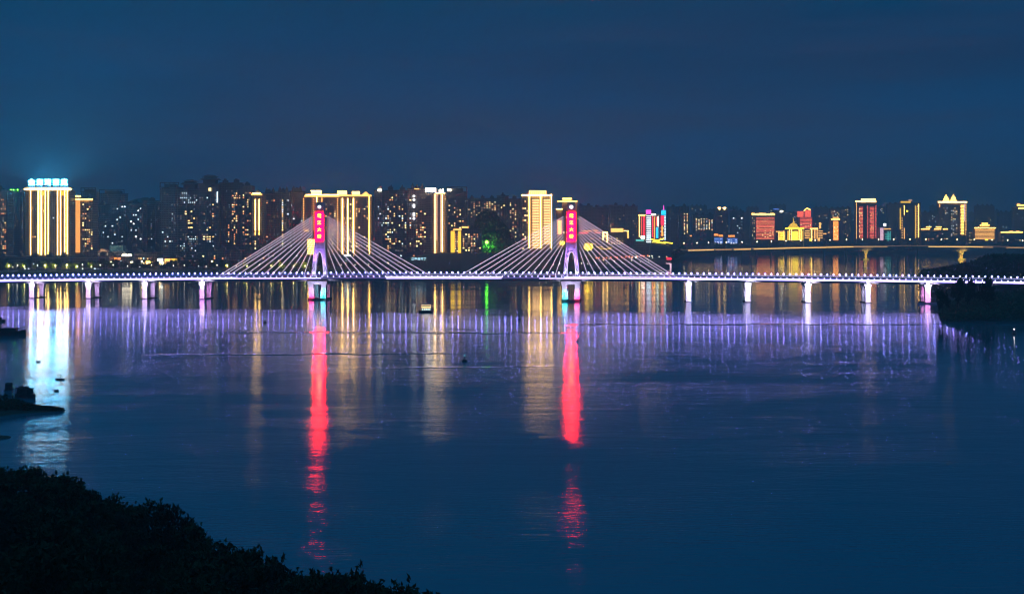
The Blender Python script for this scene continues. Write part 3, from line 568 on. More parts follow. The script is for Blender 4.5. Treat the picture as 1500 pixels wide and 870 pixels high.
MB().tube((b.lx(1177.5), 0, b.lz(309)), (b.lx(1182), 0, b.lz(305)), 1.6).tube((b.lx(1182), 0, b.lz(305)), (b.lx(1187), 0, b.lz(307.6)), 1.6).build('crown_light', E['gold'], b.root)
b = Bld('low_building', 'grey banded office block with gold columns right of the domed hall', 1178, 1206, 335, DR-80, 'wall_pale', roof='none', fh=4); b.bands(1179, 1186, 337, 350, 5, 'golddim', 1).bands(1199, 1205, 337, 350, 5, 'golddim', 1).hstrip(1187, 1198, 335, 1.5, 'gold').vstrip(1189, 336, 353, 1.09, 'gold').vstrip(1193.6, 336, 350, 1.6, 'golddim').vstrip(1197, 336, 350, 1.1, 'golddim').panel(1186, 1188, 350, 353, 'yellow').panel(1198, 1201, 349, 353, 'golddim')
b.block(1200.4, 1203, 326, 335, 'golddim', 'chimney', 2, 6)
b = Bld('low_building', 'low block with two lit roof slabs left of the orange panel tower', 1206, 1219, 343, DR, 'wall_dark', roof='none', fh=4); b.hstrip(1204, 1210.5, 342.4, 1.5, 'golddim').hstrip(1213, 1218.5, 340.6, 1.3, 'golddim').win(4, WARM)
b = Bld(T, 'tower with a glowing orange front panel under a gold cap', 1218, 1230, 323, DR-30, 'wall_rose', bays=2, roof='none', fh=3.6); b.panel(1220.5, 1228, 324, 352, 'orange').hstrip(1218, 1230, 321.6, 1.8, 'gold').hstrip(1220, 1229, 318.8, 1.5, 'golddim').block(1220, 1229, 319, 322, 'wall_rose', 'roof', 2, 10).win(14, ['win_yellow'], 1221, 1228, 326, 352, size=(2.4, 1.8), col=4, proud=.9)
Bld(A, 'dark twin tower with pale windows behind the orange panel tower', 1216, 1231, 305.5, DR+300, 'wall_rose').win(24, WARM+COOL, 1217, 1230, 307, 320, col=4.5, size=(2.4, 2)); Bld(A, 'dark tower between the orange panel tower and the pink lit tower', 1231, 1247, 304.5, DR+320, 'wall_grey').win(22, WARM+['win_dim'], 1232, 1246, 307, 348, col=5, size=(2.2, 1.8))
b = Bld(T, 'big tower with two pink red lit columns under a white gold roof rim', 1254, 1284, 296, DR-20, 'wall_rose', bays=4, roof='none', fh=3.6); b.hstrip(1253.5, 1283.5, 295.2, 1.8, 'cream').block(1263, 1282.5, 291.3, 293, 'cream', 'crown', 0, 12).block(1264, 1282, 293, 296, 'wall_rose', 'roof', 1, 12).vstrip(1254.6, 297, 350, .8, 'golddim')
b.bands(1258.3, 1264, 303, 349, 22, 'reddim', .9).bands(1274, 1280.4, 303, 349, 22, 'reddim', .9).dots(1271, 301, 349, 22, 'reddim', 1.2).dots(1283, 301, 349, 22, 'reddim', 1.2).win(46, ['win_warm', 'win_yellow', 'win_orange'], 1258, 1264, 303, 349, size=(2.6, 1.6), col=3.4, proud=.9).win(46, ['win_warm', 'win_orange'], 1274, 1280, 303, 349, size=(2.6, 1.6), col=3.4, proud=.9)
b = Bld('low_building', 'small block lit pinkish white beside the big pink tower', 1288.5, 1295, 333, DR-40, 'wall_pale', roof='none'); b.panel(1289.5, 1294, 334, 352, 'pinkwhite').win(4, COOL)
b = Bld('low_building', 'small block with teal lit edges and a white roof lamp', 1296, 1305, 338, DR-40, 'wall_pale', roof='none'); b.vstrip(1301, 339, 353, 1, 'teal').vstrip(1304, 339, 352, 1, 'teal').bands(1296.5, 1304, 341, 351, 4, 'teal', .7).panel(1294.5, 1298, 327.4, 331.5, 'win_bright', 'roof_lamp').hstrip(1295, 1305, 335.5, 1.4, 'golddim').block(1295, 1299, 331, 338, 'wall_pale', 'roof', 1, 8)
Bld(A, 'dark ribbed tower left of the yellow outlined tower', 1301, 1317, 299, DR+250, 'wall_grey', bays=4).win(7, COOL)
b = Bld(T, 'black tower outlined by broken yellow vertical lines and a yellow crown', 1316.5, 1349, 297, DR, 'wall_dark', bays=6, roof='none', fh=3.6); b.vstrip(1319, 305, 336, 1.6, 'yellowdim').vstrip(1324.6, 301, 315, 0.82, 'gold').vstrip(1324.6, 334, 350, 1.2, 'golddim').dots(1321.5, 318, 350, 9, 'golddim', 1.3).vstrip(1341, 301, 349, 1.3, 'yellowdim').vstrip(1345.6, 299, 348, 0.82, 'gold').dots(1343.2, 302, 348, 18, 'golddim', 1.1).panel(1319.5, 1334, 295, 297.4, 'yellowdim', 'crown').panel(1331, 1336, 292.6, 294.4, 'blush', 'roof_lamp').panel(1327.5, 1330, 308.2, 310.4, 'yellow', 'window').win(6, WARM).block(1320, 1336, 293, 297, 'wall_dark', 'roof', 2, 14)
b = Bld('mall_building', 'wide low building with gold lit roof edges and small gables', 1350, 1391, 336.5, DR-50, 'wall_rose', bays=6, roof='none', fh=4.5)
for x0, x1 in ((1349.5, 1362), (1369, 1378), (1382, 1388)): b.hstrip(x0, x1, 335.6, 1.4, 'gold')
for x in (1360.5, 1375.5): b.hstrip(x-3.5, x+3.5, 332.6, 1.2, 'gold').block(x-4, x+4, 332.6, 336.5, 'wall_beige', 'gable', 1, 8)
b.win(14, WARM+['win_dim'], 1352, 1389, 340, 352, size=(3, 2), col=6)
b = Bld(T, 'tower crowned by two lit gold domes with a gold edged right flank', 1375.5, 1416, 298, DR+40, 'wall_rose', bays=6, roof='none', fh=3.4); b.hstrip(1374.5, 1416.5, 296.2, 2.2, 'cream').bands(1407.5, 1412, 300, 344, 20, 'gold', .9).vstrip(1413, 299, 324, 1.2, 'pinkwhite').dots(1415, 299, 345, 20, 'golddim', 1.2).vstrip(1376.5, 299, 304, 1, 'golddim').win(50, COOL+['win_warm', 'win_yellow'], 1393, 1403, 302, 345, size=(2.4, 1.8), col=4).win(16, MIXW, 1379, 1391, 303, 340, size=(2.2, 1.8), col=4)
for px in (1387.5, 1398.2):
    MB().lathe([(b.k*4.6, b.lz(296)), (b.k*4.6, b.lz(293.2)), (b.k*3.4, b.lz(292.8)), (b.k*3.4, b.lz(290.6)), (b.k*2.4, b.lz(288.6)), (b.k*1, b.lz(287.4)), (b.k*.3, b.lz(284.8))], 14, (b.lx(px), 9)).build('dome', E['gold'], b.root)
b = Bld('pavilion_building', 'gold banded block with a stepped pavilion roof', 1428, 1458.5, 334.5, DR-40, 'wall_beige', bays=3, roof='none', fh=4.5); b.bands(1428.5, 1456.5, 336, 351, 8, 'golddim', .9).hstrip(1427.5, 1459, 334, 1.5, 'gold').hstrip(1436, 1449.5, 330, 1.5, 'gold').hstrip(1438.5, 1447, 327.4, 1.4, 'gold').block(1437, 1448, 329.8, 334.5, 'wall_beige', 'roof', 1, 14).block(1439.5, 1446, 326.6, 329.8, 'wall_beige', 'roof', 3, 12).panel(1443, 1447, 350, 352.4, 'yellow')
Bld(A, 'dim broad tower behind the stepped pavilion block', 1430, 1457, 301.5, DR+500, 'wall_rose', bays=5).win(12, COOL+WARM, size=(2.4, 1.8), col=4.5)
Bld(A, 'dim lower tower between the pavilion block and the gold roof line', 1464, 1486, 311, DR+400, 'wall_dark').win(12, COOL, size=(2.6, 2), col=4.5)
b = Bld('mall_building', 'long low building with one continuous gold roof line', 1466, 1499, 341.5, DR-60, 'wall_dark', roof='none', fh=4.5); b.hstrip(1466.5, 1498, 340.2, 1.7, 'gold').hstrip(1479, 1484, 338.6, 1.2, 'golddim').hstrip(1489, 1493, 338.6, 1.2, 'golddim').win(6, WARM, size=(2.6, 2))
b = Bld(T, 'dark tower at the right picture edge with a swept gold crown', 1486, 1512, 303, DR, 'wall_dark', bays=4, roof='none'); b.hstrip(1492, 1512, 305.4, 2, 'gold').hstrip(1490, 1503, 301, 1.7, 'gold').panel(1490, 1494, 298, 300.4, 'golddim', 'crown').win(14, COOL, size=(2.4, 1.9), col=4.5).block(1491, 1510, 298.5, 303, 'wall_dark', 'roof', 2, 12)
Bld('low_building', 'pale small block squeezed left of the stepped pavilion block', 1419, 1427, 339, DR-20, 'wall_rose', roof='none', fh=4).win(8, WARM, size=(2, 2), col=4)
Bld(A, 'unlit far tower left of the twin dome tower', 1352, 1375, 311, DR+350, 'wall_dark').win(14, COOL, 1358, 1374, 314, 332, size=(2.2, 1.8), col=4.5)
fr2 = random.Random(31)
for x in (850, 874, 905, 925, 990, 1012, 1032, 1049, 1066, 1085, 1094, 1128, 1149, 1160, 1193, 1209, 1246, 1262, 1288, 1299, 1351, 1364, 1421, 1448, 1470, 1492):
    w_ = fr2.uniform(11, 19); b = Bld('hazy_tower', 'faint hazy tower block far behind the right hand city', x, x+w_*1.25, fr2.uniform(300, 318), fr2.uniform(4300, 5300), 'wall_grey', roof='flat', bays=4, group='hazy towers far behind the right hand city'); b.win(6, ['win_warm', 'win_cool', 'win_yellow'], size=(3, 2.2), col=6, y1=340)
Bld(A, 'unlit far tower between the two hotel districts', 1090, 1101, 311, DR+350, 'wall_dark').win(4, COOL)
# low buildings along the left bank
for x0, x1, y, dd, lab in ((-10, 38, 376, 1500, 'long dark low block on the bank at the far left edge'), (39, 101, 377, 1495, 'dark podium block at the foot of the gold striped tower'), (103, 135, 377, 1500, 'dark low block right of the gold tower podium'), (136, 160, 376, 1505, 'dark low block next to the bright white sign')):
    Bld('low_building', lab, x0, x1, y, dd, 'wall_rose', roof='flat', dep=25).win(5, COOL+['win_dim'], y0=380, y1=396)
b = Bld('house', 'small gabled house with its roof lit from above', 143, 158, 369, 1540, 'wall_pale', roof='none'); MB().prism([(b.lx(142.5), b.lz(369)), (b.lx(158.5), b.lz(369)), (b.lx(150), b.lz(364.5))], -.5, 12).build('roof', mat('tile', (.3, .18, .12), .8), b.root); flood('roof_floodlight', (P(149, 360, 1530).x, 1528, P(149, 362.5, 1530).z), (1, .8, .55), 14000, .5, None, -20); b.win(3, ['win_warm'])
b = Bld('low_building', 'low building under a dull teal roof', 160, 182, 368, 1560, 'wall_grey', roof='none'); b.block(160, 180, 359.5, 368, 'teal_roof' if 'teal_roof' in MATS else mat('teal_roof', (.12, .34, .38), .7) and 'teal_roof', 'roof', 0, 14); b.win(4, WARM)
b = Bld('low_building', 'low shop block with a bright white roof sign', 166, 196, 376, 1520, 'wall_rose', roof='flat'); b.panel(179, 192, 372.6, 375, 'white', 'roof_sign'); b.panel(167.5, 170, 377.5, 380.5, 'orange', 'window').panel(172.5, 176, 377.5, 380.5, 'win_orange', 'window').win(3, COOL)
b = Bld('low_building', 'low beige block above a row of gold shop fronts', 196, 213, 371, 1540, 'wall_rose', roof='flat'); b.win(6, WARM+COOL)
b = Bld('low_building', 'pinkish block with a lit gold ground floor', 213, 229, 370, 1520, 'wall_beige', roof='flat'); b.panel(214, 227, 382.5, 386, 'gold', 'shop_front').win(10, ['win_dim', 'win_warm'], 214, 228, 372, 382)
b = Bld('low_building', 'small block with a glowing white blue sign board', 230, 241, 377, 1515, 'wall_grey', roof='flat'); b.panel(231, 238, 379, 383, 'coolwhite', 'sign_board').panel(233, 239, 384, 386, 'cream', 'shop_front')
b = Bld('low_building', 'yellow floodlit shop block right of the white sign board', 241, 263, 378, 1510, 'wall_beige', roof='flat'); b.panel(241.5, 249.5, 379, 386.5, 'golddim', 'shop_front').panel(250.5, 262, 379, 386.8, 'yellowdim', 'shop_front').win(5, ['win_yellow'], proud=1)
Bld('low_building', 'dark block at the foot of the pagoda roofed tower', 264, 300, 369, 1530, 'wall_dark', roof='flat').win(9, MIXW); Bld('low_building', 'dark block behind the left end of the stay cables', 300, 352, 367, 1540, 'wall_dark', roof='flat').win(10, MIXW); Bld('low_building', 'dark block behind the left fan of stay cables', 353, 448, 368, 1550, 'wall_dark', roof='flat', bays=12).win(18, MIXW)
b = Bld('low_building', 'dark block with a bright white canopy right of the left pylon', 484, 545, 374, 1540, 'wall_dark', roof='flat', bays=8); b.panel(504, 513.5, 373.2, 375.2, 'coolwhite', 'canopy').win(12, MIXW)
Bld('low_building', 'dark block at the base of the yellow windowed tower', 547, 620, 369, 1560, 'wall_dark', roof='flat', bays=9).win(6, MIXW)
# river front on the right shore
b = Bld('pavilion_building', 'small pink lit riverside pavilion beyond the last right hand stay cable', 974.5, 984.5, 384, 1815, 'wall_pale', roof='none', fh=3, zb=2, dep=9, bays=1); b.panel(975.5, 983.5, 385.5, 392.5, 'pinkwhite').panel(976.5, 983.5, 378, 380.2, 'red', 'roof_sign').block(975, 984, 376, 384, 'wall_rose', 'roof', 0, 8)

# ------------------------------------------------------------------ the cable stayed bridge
AX = math.atan2(-.106, 1); TX = Vector((math.cos(AX), math.sin(AX), 0)); NX = Vector((-math.sin(AX), math.cos(AX), 0)); BO = Vector((0, 900, 0))
def u_at(px, n=0):          # distance along the bridge seen at photo column px, n metres behind its centre line
    k = (px-CX)/F; o = BO+NX*n           # k*Y, Y = o + u*T
    return (k*o.y-o.x)/(TX.x-k*TX.y)
def d_at(px, n=0): return (BO+NX*n+TX*u_at(px, n)).y
def z_at(px, py, n=0): return H+(HZ-py)/F*d_at(px, n)
NE = -12.0
U0, U1, U2 = u_at(0, NE), u_at(750, NE), u_at(1500, NE); Z0, Z1, Z2 = z_at(0, 412.6, NE), z_at(750, 408.6, NE), z_at(1500, 415.8, NE)
def zb(u): return Z0*(u-U1)*(u-U2)/((U0-U1)*(U0-U2))+Z1*(u-U0)*(u-U2)/((U1-U0)*(U1-U2))+Z2*(u-U0)*(u-U1)/((U2-U0)*(U2-U1))
FH = 2.1        # height of the edge beam
br = thing('cable_stayed_bridge', 'white lit twin pylon cable stayed bridge crossing the whole river', 'bridge', BO, AX)
CONC = mat('bridge_concrete', (.42, .42, .44), .75); ASPH = mat('asphalt', (.05, .05, .055), .9); STEEL = mat('rail_steel', (.5, .5, .55), .4)
US = [u_at(-120)+i*6 for i in range(int((u_at(1620)-u_at(-120))/6)+1)]
def sweep(name, sec, m, us, closed=True):      # cross-section (n, dz) carried along the deck line
    b = MB(); k = len(sec)
    for u in us:
        for n, dz in sec: b.v.append((u, n, zb(u)+dz))
    for j in range(len(us)-1):
        for i in range(k if closed else k-1):
            q = (i+1) % k; b.f.append((j*k+i, j*k+q, (j+1)*k+q, (j+1)*k+i))
    b.f.append(tuple(range(k))); b.f.append(tuple((len(us)-1)*k+i for i in reversed(range(k))))
    return b.build(name, m, br)
def useg(pa, pb, n=NE, st=5):
    a, c = u_at(pa, n), u_at(pb, n); q = max(2, int((c-a)/st)); return [a+(c-a)*i/q for i in range(q+1)]
sweep('deck', [(-12, FH), (-12, 0), (-11.4, -.15), (-7, -.3), (-6, -1.7), (6, -1.7), (7, -.3), (11.4, -.15), (12, 0), (12, FH), (11.6, FH), (11.5, FH-.4), (-11.5, FH-.4), (-11.6, FH)], CONC, US)
sweep('road', [(-9.5, FH-.36), (9.5, FH-.36), (9.5, FH-.39), (-9.5, FH-.39)], ASPH, US)
rl = MB()
for sn in (-11.8, 11.8):
    b = MB(); 
    for i, u in enumerate(US[:-1]):
        for dz in (FH+.35, FH+.75, FH+1.15): b.tube((u, sn, zb(u)+dz), (US[i+1], sn, zb(US[i+1])+dz), .05, .05, 4)
        for q in (0, 2, 4): b.box(u+q-.05, u+q+.05, sn-.05, sn+.05, zb(u+q)+FH, zb(u+q)+FH+1.2)
    b.build('parapet', STEEL, br)
em('fascia_lav', (.38, .28, 1), 8.5); em('fascia_mid', (.38, .30, 1), 6.0); em('fascia_dim', (.34, .26, .9), .35); em('strip_white', (.62, .52, 1), 4.5); em('rail_blue', (.10, .22, .9), .42); em('rail_white', (.6, .6, 1), .8)
SEGS = [(-118, 298, .05, 1.15, 'fascia_lav'), (298.5, 345, .3, 1.5, 'fascia_mid'), (345.5, 470, .35, .9, 'fascia_mid'), (470.5, 565, .3, 1.2, 'fascia_dim'), (565.5, 735, .15, .55, 'strip_white'), (565.5, 735, 1.3, 1.75, 'strip_white'), (735.5, 789.5, .3, 1.2, 'fascia_dim'), (790, 826, .25, .65, 'strip_white'), (826.5, 1006, .25, .75, 'fascia_lav'), (826.5, 1006, 1.3, 1.7, 'fascia_mid'), (1006.5, 1618, .05, 1.2, 'fascia_lav')]
for pa, pb, za, zc, m in SEGS: sweep('fascia_light', [(-12.14, za), (-12.14, zc), (-12.003, zc), (-12.003, za)], E[m], useg(pa, pb))
sweep('rail_light', [(11.5, FH+.15), (11.5, FH+1.0), (11.62, FH+1.0), (11.62, FH+.15)], E['rail_blue'], useg(-118, 600, 12)); sweep('rail_light', [(11.5, FH+.2), (11.5, FH+.8), (11.62, FH+.8), (11.62, FH+.2)], E['rail_white'], useg(600.5, 1618, 12))
WHT = (.85, .75, 1.0); VIOLET = (.55, .34, 1.0); PINKV = (.90, .36, 1.0); WHV = (.74, .62, 1.0)
def pier(px, hues=VIOLET, pw=10500):
    u = u_at(px); zt = zb(u)-1.7
    cap = MB().box(u-2.5, u+2.5, -10, 10, -1.5, .4).build('pier', mat('pier_base', (.07, .06, .06), .85), br)
    for n in (-7.5, 7.5):
        c = MB(); hw = 1.75
        c.frust(u-hw, u+hw, n-1.5, n+1.5, .55, zt-4, 1.0); c.hexa([(u-hw, n-1.5, zt-4), (u+hw, n-1.5, zt-4), (u+hw, n+1.5, zt-4), (u-hw, n+1.5, zt-4), (u-hw*1.55, n-1.7, zt-.1), (u+hw*1.55, n-1.7, zt-.1), (u+hw*1.55, n+1.7, zt-.1), (u-hw*1.55, n+1.7, zt-.1)])
        c.box(u-1.2, u+1.2, n-.9, n+.9, zt-.1, zt+1.6)
        c.build('column', CONC, cap)
    for n, q, zz, hh in ((-17, 1.3, 4.5, hues), (-15, .9, 12, WHT), (-1, .4, 6, hues)):
        flood('pier_floodlight', (u+1.5, n, zz), hh, pw*q, .25, br, 0, 90)
    return cap
for px in (-27, 55, 137, 219): pier(px, (.80, .50, 1.0))
pier(302, PINKV); pier(1008, WHV); pier(1094, (.78, .66, 1)); pier(1181, (.80, .68, 1), 13000); pier(1268, WHV); pier(1355, (1, .36, .85)); pier(1442, VIOLET, 600); pier(1530, VIOLET, 300)

def pylon(px, label_hue):
    u = u_at(px); d = d_at(px); k = d/F; Z = lambda py: H+(HZ-py)*k
    zd = zb(u)+FH-.4
    lev = [(398.5, 12.2, 6.2), (390, 10.9, 5.5), (382, 9.8, 4.7), (375, 8.9, 3.7), (371.5, 8.4, 2.6), (369.5, 8.1, 1.2), (368.6, 8.0, 0), (352, 6.9, 0), (320, 6.5, 0), (299, 6.2, 0), (296.5, 5.4, 0)]
    b = MB()
    for (ya, oa, ia), (yb, ob, ib) in zip(lev, lev[1:]):
        za, zc = Z(ya) if ya < 398 else zd, Z(yb)
        sides = ((-oa, -ia, -ob, -ib), (ia, oa, ib, ob)) if ia > 0 else ((-oa, oa, -ob, ob),)
        for a0, a1, b0, b1 in sides:
            b.hexa([(u+a0*k, -1.8, za), (u+a1*k, -1.8, za), (u+a1*k, 1.8, za), (u+a0*k, 1.8, za), (u+b0*k, -1.8, zc), (u+b1*k, -1.8, zc), (u+b1*k, 1.8, zc), (u+b0*k, 1.8, zc)])
    t = b.build('pylon', CONC, br)
    # light lines along the legs and arch
    for s in (-1, 1):
        e = MB()
        for (ya, oa, ia), (yb, ob, ib) in zip(lev[:6], lev[1:7]):
            za, zc = Z(ya) if ya < 398 else zd, Z(yb); e.tube((u+s*ia*k, -1.95, za), (u+s*ib*k, -1.95, zc), .16, .16, 5)
        e.build('arch_light', E['leg_light'], t)
    e = MB()
    for s in (-1, 1): e.tube((u+s*6.7*k, -1.9, Z(352)), (u+s*11.9*k, -1.9, zd), .13, .13, 5)
    e.build('leg_light', E['leg_light2'], t)
    MB().box(u-6.5*k, u+6.5*k, -2.1, -1.8, Z(353), Z(311)).build('sign_panel', E['sign_red'], t); MB().box(u-6.0*k, u+6.0*k, 1.8, 2.1, Z(352.5), Z(311)).build('sign_panel', E['sign_red'], t)
    for i, ch in enumerate('鸳江大桥'):
        o = link('sign_character', text_mesh(ch, 3.2, .1, E['sign_char']), t); o.location = (u, -2.25, Z(316.8+10.0*i))
    e = MB(); zc = Z(303.4); r0, r1 = (.0, 1.05) if label_hue else (.42, 1.15); n = 20
    for i in range(n):
        a0, a1 = 2*PI*i/n, 2*PI*(i+1)/n
        q = [(u+r0*math.cos(a0), zc+r0*math.sin(a0)), (u+r1*math.cos(a0), zc+r1*math.sin(a0)), (u+r1*math.cos(a1), zc+r1*math.sin(a1)), (u+r0*math.cos(a1), zc+r0*math.sin(a1))]
        bb = len(e.v); e.v += [(x, -2.0, z) for x, z in q]; e.v += [(x, -1.82, z) for x, z in q]; e.f += [(bb, bb+1, bb+2, bb+3), (bb+7, bb+6, bb+5, bb+4), (bb+1, bb+5, bb+6, bb+2), (bb+2, bb+6, bb+7, bb+3)]
    e.build('emblem', E['emblem'], t)
    # below the deck: two thick walls, cross beam and pile cap
    zt = zb(u)-1.72
    MB().box(u-13.5*k, u+13.5*k, -9, 9, -2, 1.3).build('pile_cap', mat('pile_cap', (.12, .07, .07), .85), t)
    for s in (-1, 1):
        c = MB()
        for n in (-6.2, 6.2):
            i0, o0, i1, o1 = 4.2, 12.6, 6.2, 12.9
            A_ = sorted((s*i0*k, s*o0*k)); B_ = sorted((s*i1*k, s*o1*k))
            c.hexa([(u+A_[0], n-1.7, 1.3), (u+A_[1], n-1.7, 1.3), (u+A_[1], n+1.7, 1.3), (u+A_[0], n+1.7, 1.3), (u+B_[0], n-1.7, zt-2.4), (u+B_[1], n-1.7, zt-2.4), (u+B_[1], n+1.7, zt-2.4), (u+B_[0], n+1.7, zt-2.4)])
        c.build('pier_leg', CONC, t)
    MB().box(u-14.2*k, u+14.2*k, -8.6, 8.6, zt-2.4, zt).build('cross_beam', CONC, t)
    L = 3600
    for s in (-1, 1):
        flood('deck_floodlight', (u+s*12*k, -9.5, zd+1.2), (.80, .66, 1), L*1.5, .3, br, 30)
        flood('leg_floodlight', (u+s*7*k, -17, 7.0), WHV, L*2.2, .3, br, 12, 100)
    flood('shaft_floodlight', (u-3, -7.5, zd+13), (.42, .16, 1), L*2.2, .3, br, 20); flood('shaft_floodlight', (u+4, -7.5, zd+10), (.5, .2, 1), L*1.6, .3, br, 25)
    cA, cB = ((1, .02, .22), (.0, .75, .8)) if label_hue else ((.0, .75, .8), (1, .02, .22))
    flood('hue_floodlight', (u-10*k, -15, 5.0), cA, L*3.6, .2, br, -6, 75); flood('hue_floodlight', (u+10*k, -15, 5.0), cB, L*3.6, .2, br, -6, 75)
    return t
em('leg_light', (.9, .8, 1), 1.5); em('leg_light2', (.6, .4, 1), .8); em('sign_red', (1, .0, .0040), 95); em('sign_char', (1, .30, .003), 20); em('emblem', (1, .95, .95), 9); em('cable_glow', (.95, .74, 1), 2.0)
pylon(468.8, True); pylon(837.2, False)
CAB = [(468.8, [320, 326, 333.5, 346, 358, 370, 384, 396, 409, 421, 433, 445]), (468.8, [630, 617.5, 606.5, 595, 582, 569, 556, 543, 530.6, 518, 506, 494]),
       (837.2, [674, 687, 700, 713, 725, 737.7, 750.5, 763, 776, 788.6, 801, 813]), (837.2, [988.5, 981, 974, 962, 949, 937, 924, 911, 898, 886, 873, 861])]
for px, ends in CAB:
    u = u_at(px); d = d_at(px)
    for i, e in enumerate(ends):
        ue = u_at(e); za = H+(HZ-(314.5+3.3*i))/F*d; s = 1 if ue > u else -1
        a = Vector((u+s*3.2, 0, za)); c = Vector((ue, 0, zb(ue)+FH)); q = a+(c-a)*(2.6/abs(ue-u-s*3.2))
        MB().tube(q, c, .115, .115, 6).build('stay_cable', E['cable_glow'], br)  # glow stands in for lighting on the cable; unlit tower end left out

# lamps along the near parapet: post, globe and a small spot on the edge beam
for i_, k_ in enumerate((.45, .8, 1.3)):
    em('lamp_white_%d' % i_, (.26, .23, 1), 95*k_); em('lamp_blue_%d' % i_, ((.22, .22, 1), (.30, .22, 1), (.26, .25, 1))[i_], 150*k_)
em('spot', (.5, .42, 1), 8)
POST = MB().tube((0, 0, 0), (0, 0, 2.1), .09, .06, 6).mesh('lamp_post', STEEL)
GL = {k: MB().ball((0, 0, 2.4), .42, 8, 6).mesh('globe', E[k]) for k in E if k.startswith('lamp_')}
LR = random.Random(9)
SP = MB().ball((2.15, -.45, -.25), .34, 8, 6).mesh('edge_spot', E['spot'])
uu = u_at(-60, NE); i = 0
while uu < u_at(1560, NE):
    p = BO+TX*uu+NX*(NE+.35); pxx = CX+F*p.x/p.y; wht = 590 < pxx < 1020
    t = thing('bridge_lamp', 'white globe lamp on a thin post along the near bridge parapet', 'lamp', (p.x, p.y, zb(uu)+FH), AX, 'lamps along the near bridge parapet')
    link('lamp_post', POST, t); g_ = link('globe', GL[('lamp_white_%d' if wht else 'lamp_blue_%d') % LR.randint(0, 2)], t); link('edge_spot', SP, t)
    if not wht: g_.scale = (.64, .64, 1)
    uu += 4.3; i += 1

# ------------------------------------------------------------------ far road bridge on the right
def far_bridge():
    fb = thing('road_bridge', 'gold lit girder road bridge crossing the river far behind on the right', 'bridge', (0, 0, 0)); D = 2400; kk = D/F
    pts = [(985, 366.6), (1050, 365.2), (1100, 364.2), (1160, 362.6), (1240, 361.0), (1330, 360.4), (1420, 360.8), (1520, 362.8), (1640, 366)]
    Zt = lambda px: H+(HZ-interp(pts, px))*kk
    X = lambda px: (px-CX)*kk
    pxs = list(range(985, 1641, 5))
    PIER = {1208.5: 5, 1268.5: 9, 1408.5: 13, 1346: 2, 1455: 3, 1471: 3, 1500: 3, 1060: 2, 1087: 2, 1109: 2, 1130: 2, 1151: 2, 1173: 2, 1240: 2}
    def depth(px):
        e = 3.2
        for q, dd in ((1268.5, 6.5), (1408.5, 8)):
            e = max(e, 3.2+dd*max(0, 1-abs(px-q)/52)**1.6)
        return e
    b = MB()
    for px in pxs:
        z = Zt(px); e = depth(px); b.v += [(X(px), D, z), (X(px), D, z-e), (X(px), D+12, z-e), (X(px), D+12, z)]
    for j in range(len(pxs)-1):
        for i in range(4): q = (i+1) % 4; b.f.append((j*4+i, (j+1)*4+i, (j+1)*4+q, j*4+q))
    b.f += [(0, 1, 2, 3), tuple((len(pxs)-1)*4+i for i in (3, 2, 1, 0))]
    b.build('deck', mat('girder', (.34, .31, .27), .8), fb)
    def strip(pa, pb, z0, z1, m, name='fascia_light'):
        b = MB(); q = [pa+(pb-pa)*i/max(1, int((pb-pa)/6)) for i in range(int((pb-pa)/6)+2) if pa+(pb-pa)*i/max(1, int((pb-pa)/6)) <= pb+.1]
        for px in q: z = Zt(px); b.v += [(X(px), D-.2, z-z0), (X(px), D-.2, z-z1), (X(px), D-.01, z-z1), (X(px), D-.01, z-z0)]
        for j in range(len(q)-1):
            for i in range(4): w = (i+1) % 4; b.f.append((j*4+i, j*4+w, (j+1)*4+w, (j+1)*4+i))
        b.build(name, E[m], fb)
    em('far_gold', (1, .55, .14), 2.2); em('far_dim', (1, .55, .20), .8)
    for pa, pb, m in ((1008, 1046, 'far_gold'), (1048, 1072, 'far_dim'), (1075, 1100, 'far_gold'), (1104, 1250, 'far_gold'), (1250, 1300, 'far_dim'), (1360, 1440, 'far_gold'), (1440, 1455, 'far_dim'), (1474, 1500, 'far_dim')): strip(pa, pb, .3, 2.0, m)
    strip(986, 1640, -1.0, -.6, 'far_dim', 'rail_light')
    for px, w in PIER.items():
        z = Zt(px)-depth(px)+.3; x = X(px); hw = w*.5*kk*.55
        c = MB(); c.box(x-hw*.7, x+hw*.7, D+2, D+10, -2, z*.55); c.hexa([(x-hw*.7, D+2, z*.55), (x+hw*.7, D+2, z*.55), (x+hw*.7, D+10, z*.55), (x-hw*.7, D+10, z*.55), (x-hw*1.25, D+1.5, z), (x+hw*1.25, D+1.5, z), (x+hw*1.25, D+10.5, z), (x-hw*1.25, D+10.5, z)])
        if w > 6: c.box(x-hw*1.8, x+hw*1.9, D-2, D+14, -2, 2.2)
        c.build('pier', mat('girder', (.34, .31, .27), .8), fb)
        if w > 6: flood('pier_floodlight', (x-hw*.6, D-12, 7), (1, .66, .04), 13000*(w/9), .5, fb); flood('pier_floodlight', (x+hw*.8, D-12, z*.7), (1, .62, .10), 11000*(w/9), .5, fb)
    em('far_lamp', (1, .72, .36), 16)
    po = MB().tube((0, 0, 0), (0, 0, 13), .18, .12, 6).mesh('lamp_post', STEEL); gl = MB().ball((0, -1.2, 13.2), .95, 8, 6).mesh('lamp_head', E['far_lamp'])
    ar = MB().tube((0, 0, 12.9), (0, -1.2, 13.2), .12, .1, 5).mesh('lamp_arm', STEEL)
    for px in (1002, 1021, 1038, 1064, 1087, 1109, 1130, 1151, 1173, 1194, 1216, 1240, 1263, 1287, 1309, 1333, 1356, 1379, 1402, 1427, 1453, 1476, 1498):
        t = thing('street_lamp', 'tall warm street lamp on the distant gold lit road bridge', 'street lamp', (X(px), D+1, Zt(px)), 0, 'street lamps on the far road bridge')
        link('lamp_post', po, t); link('lamp_head', gl, t); link('lamp_arm', ar, t)
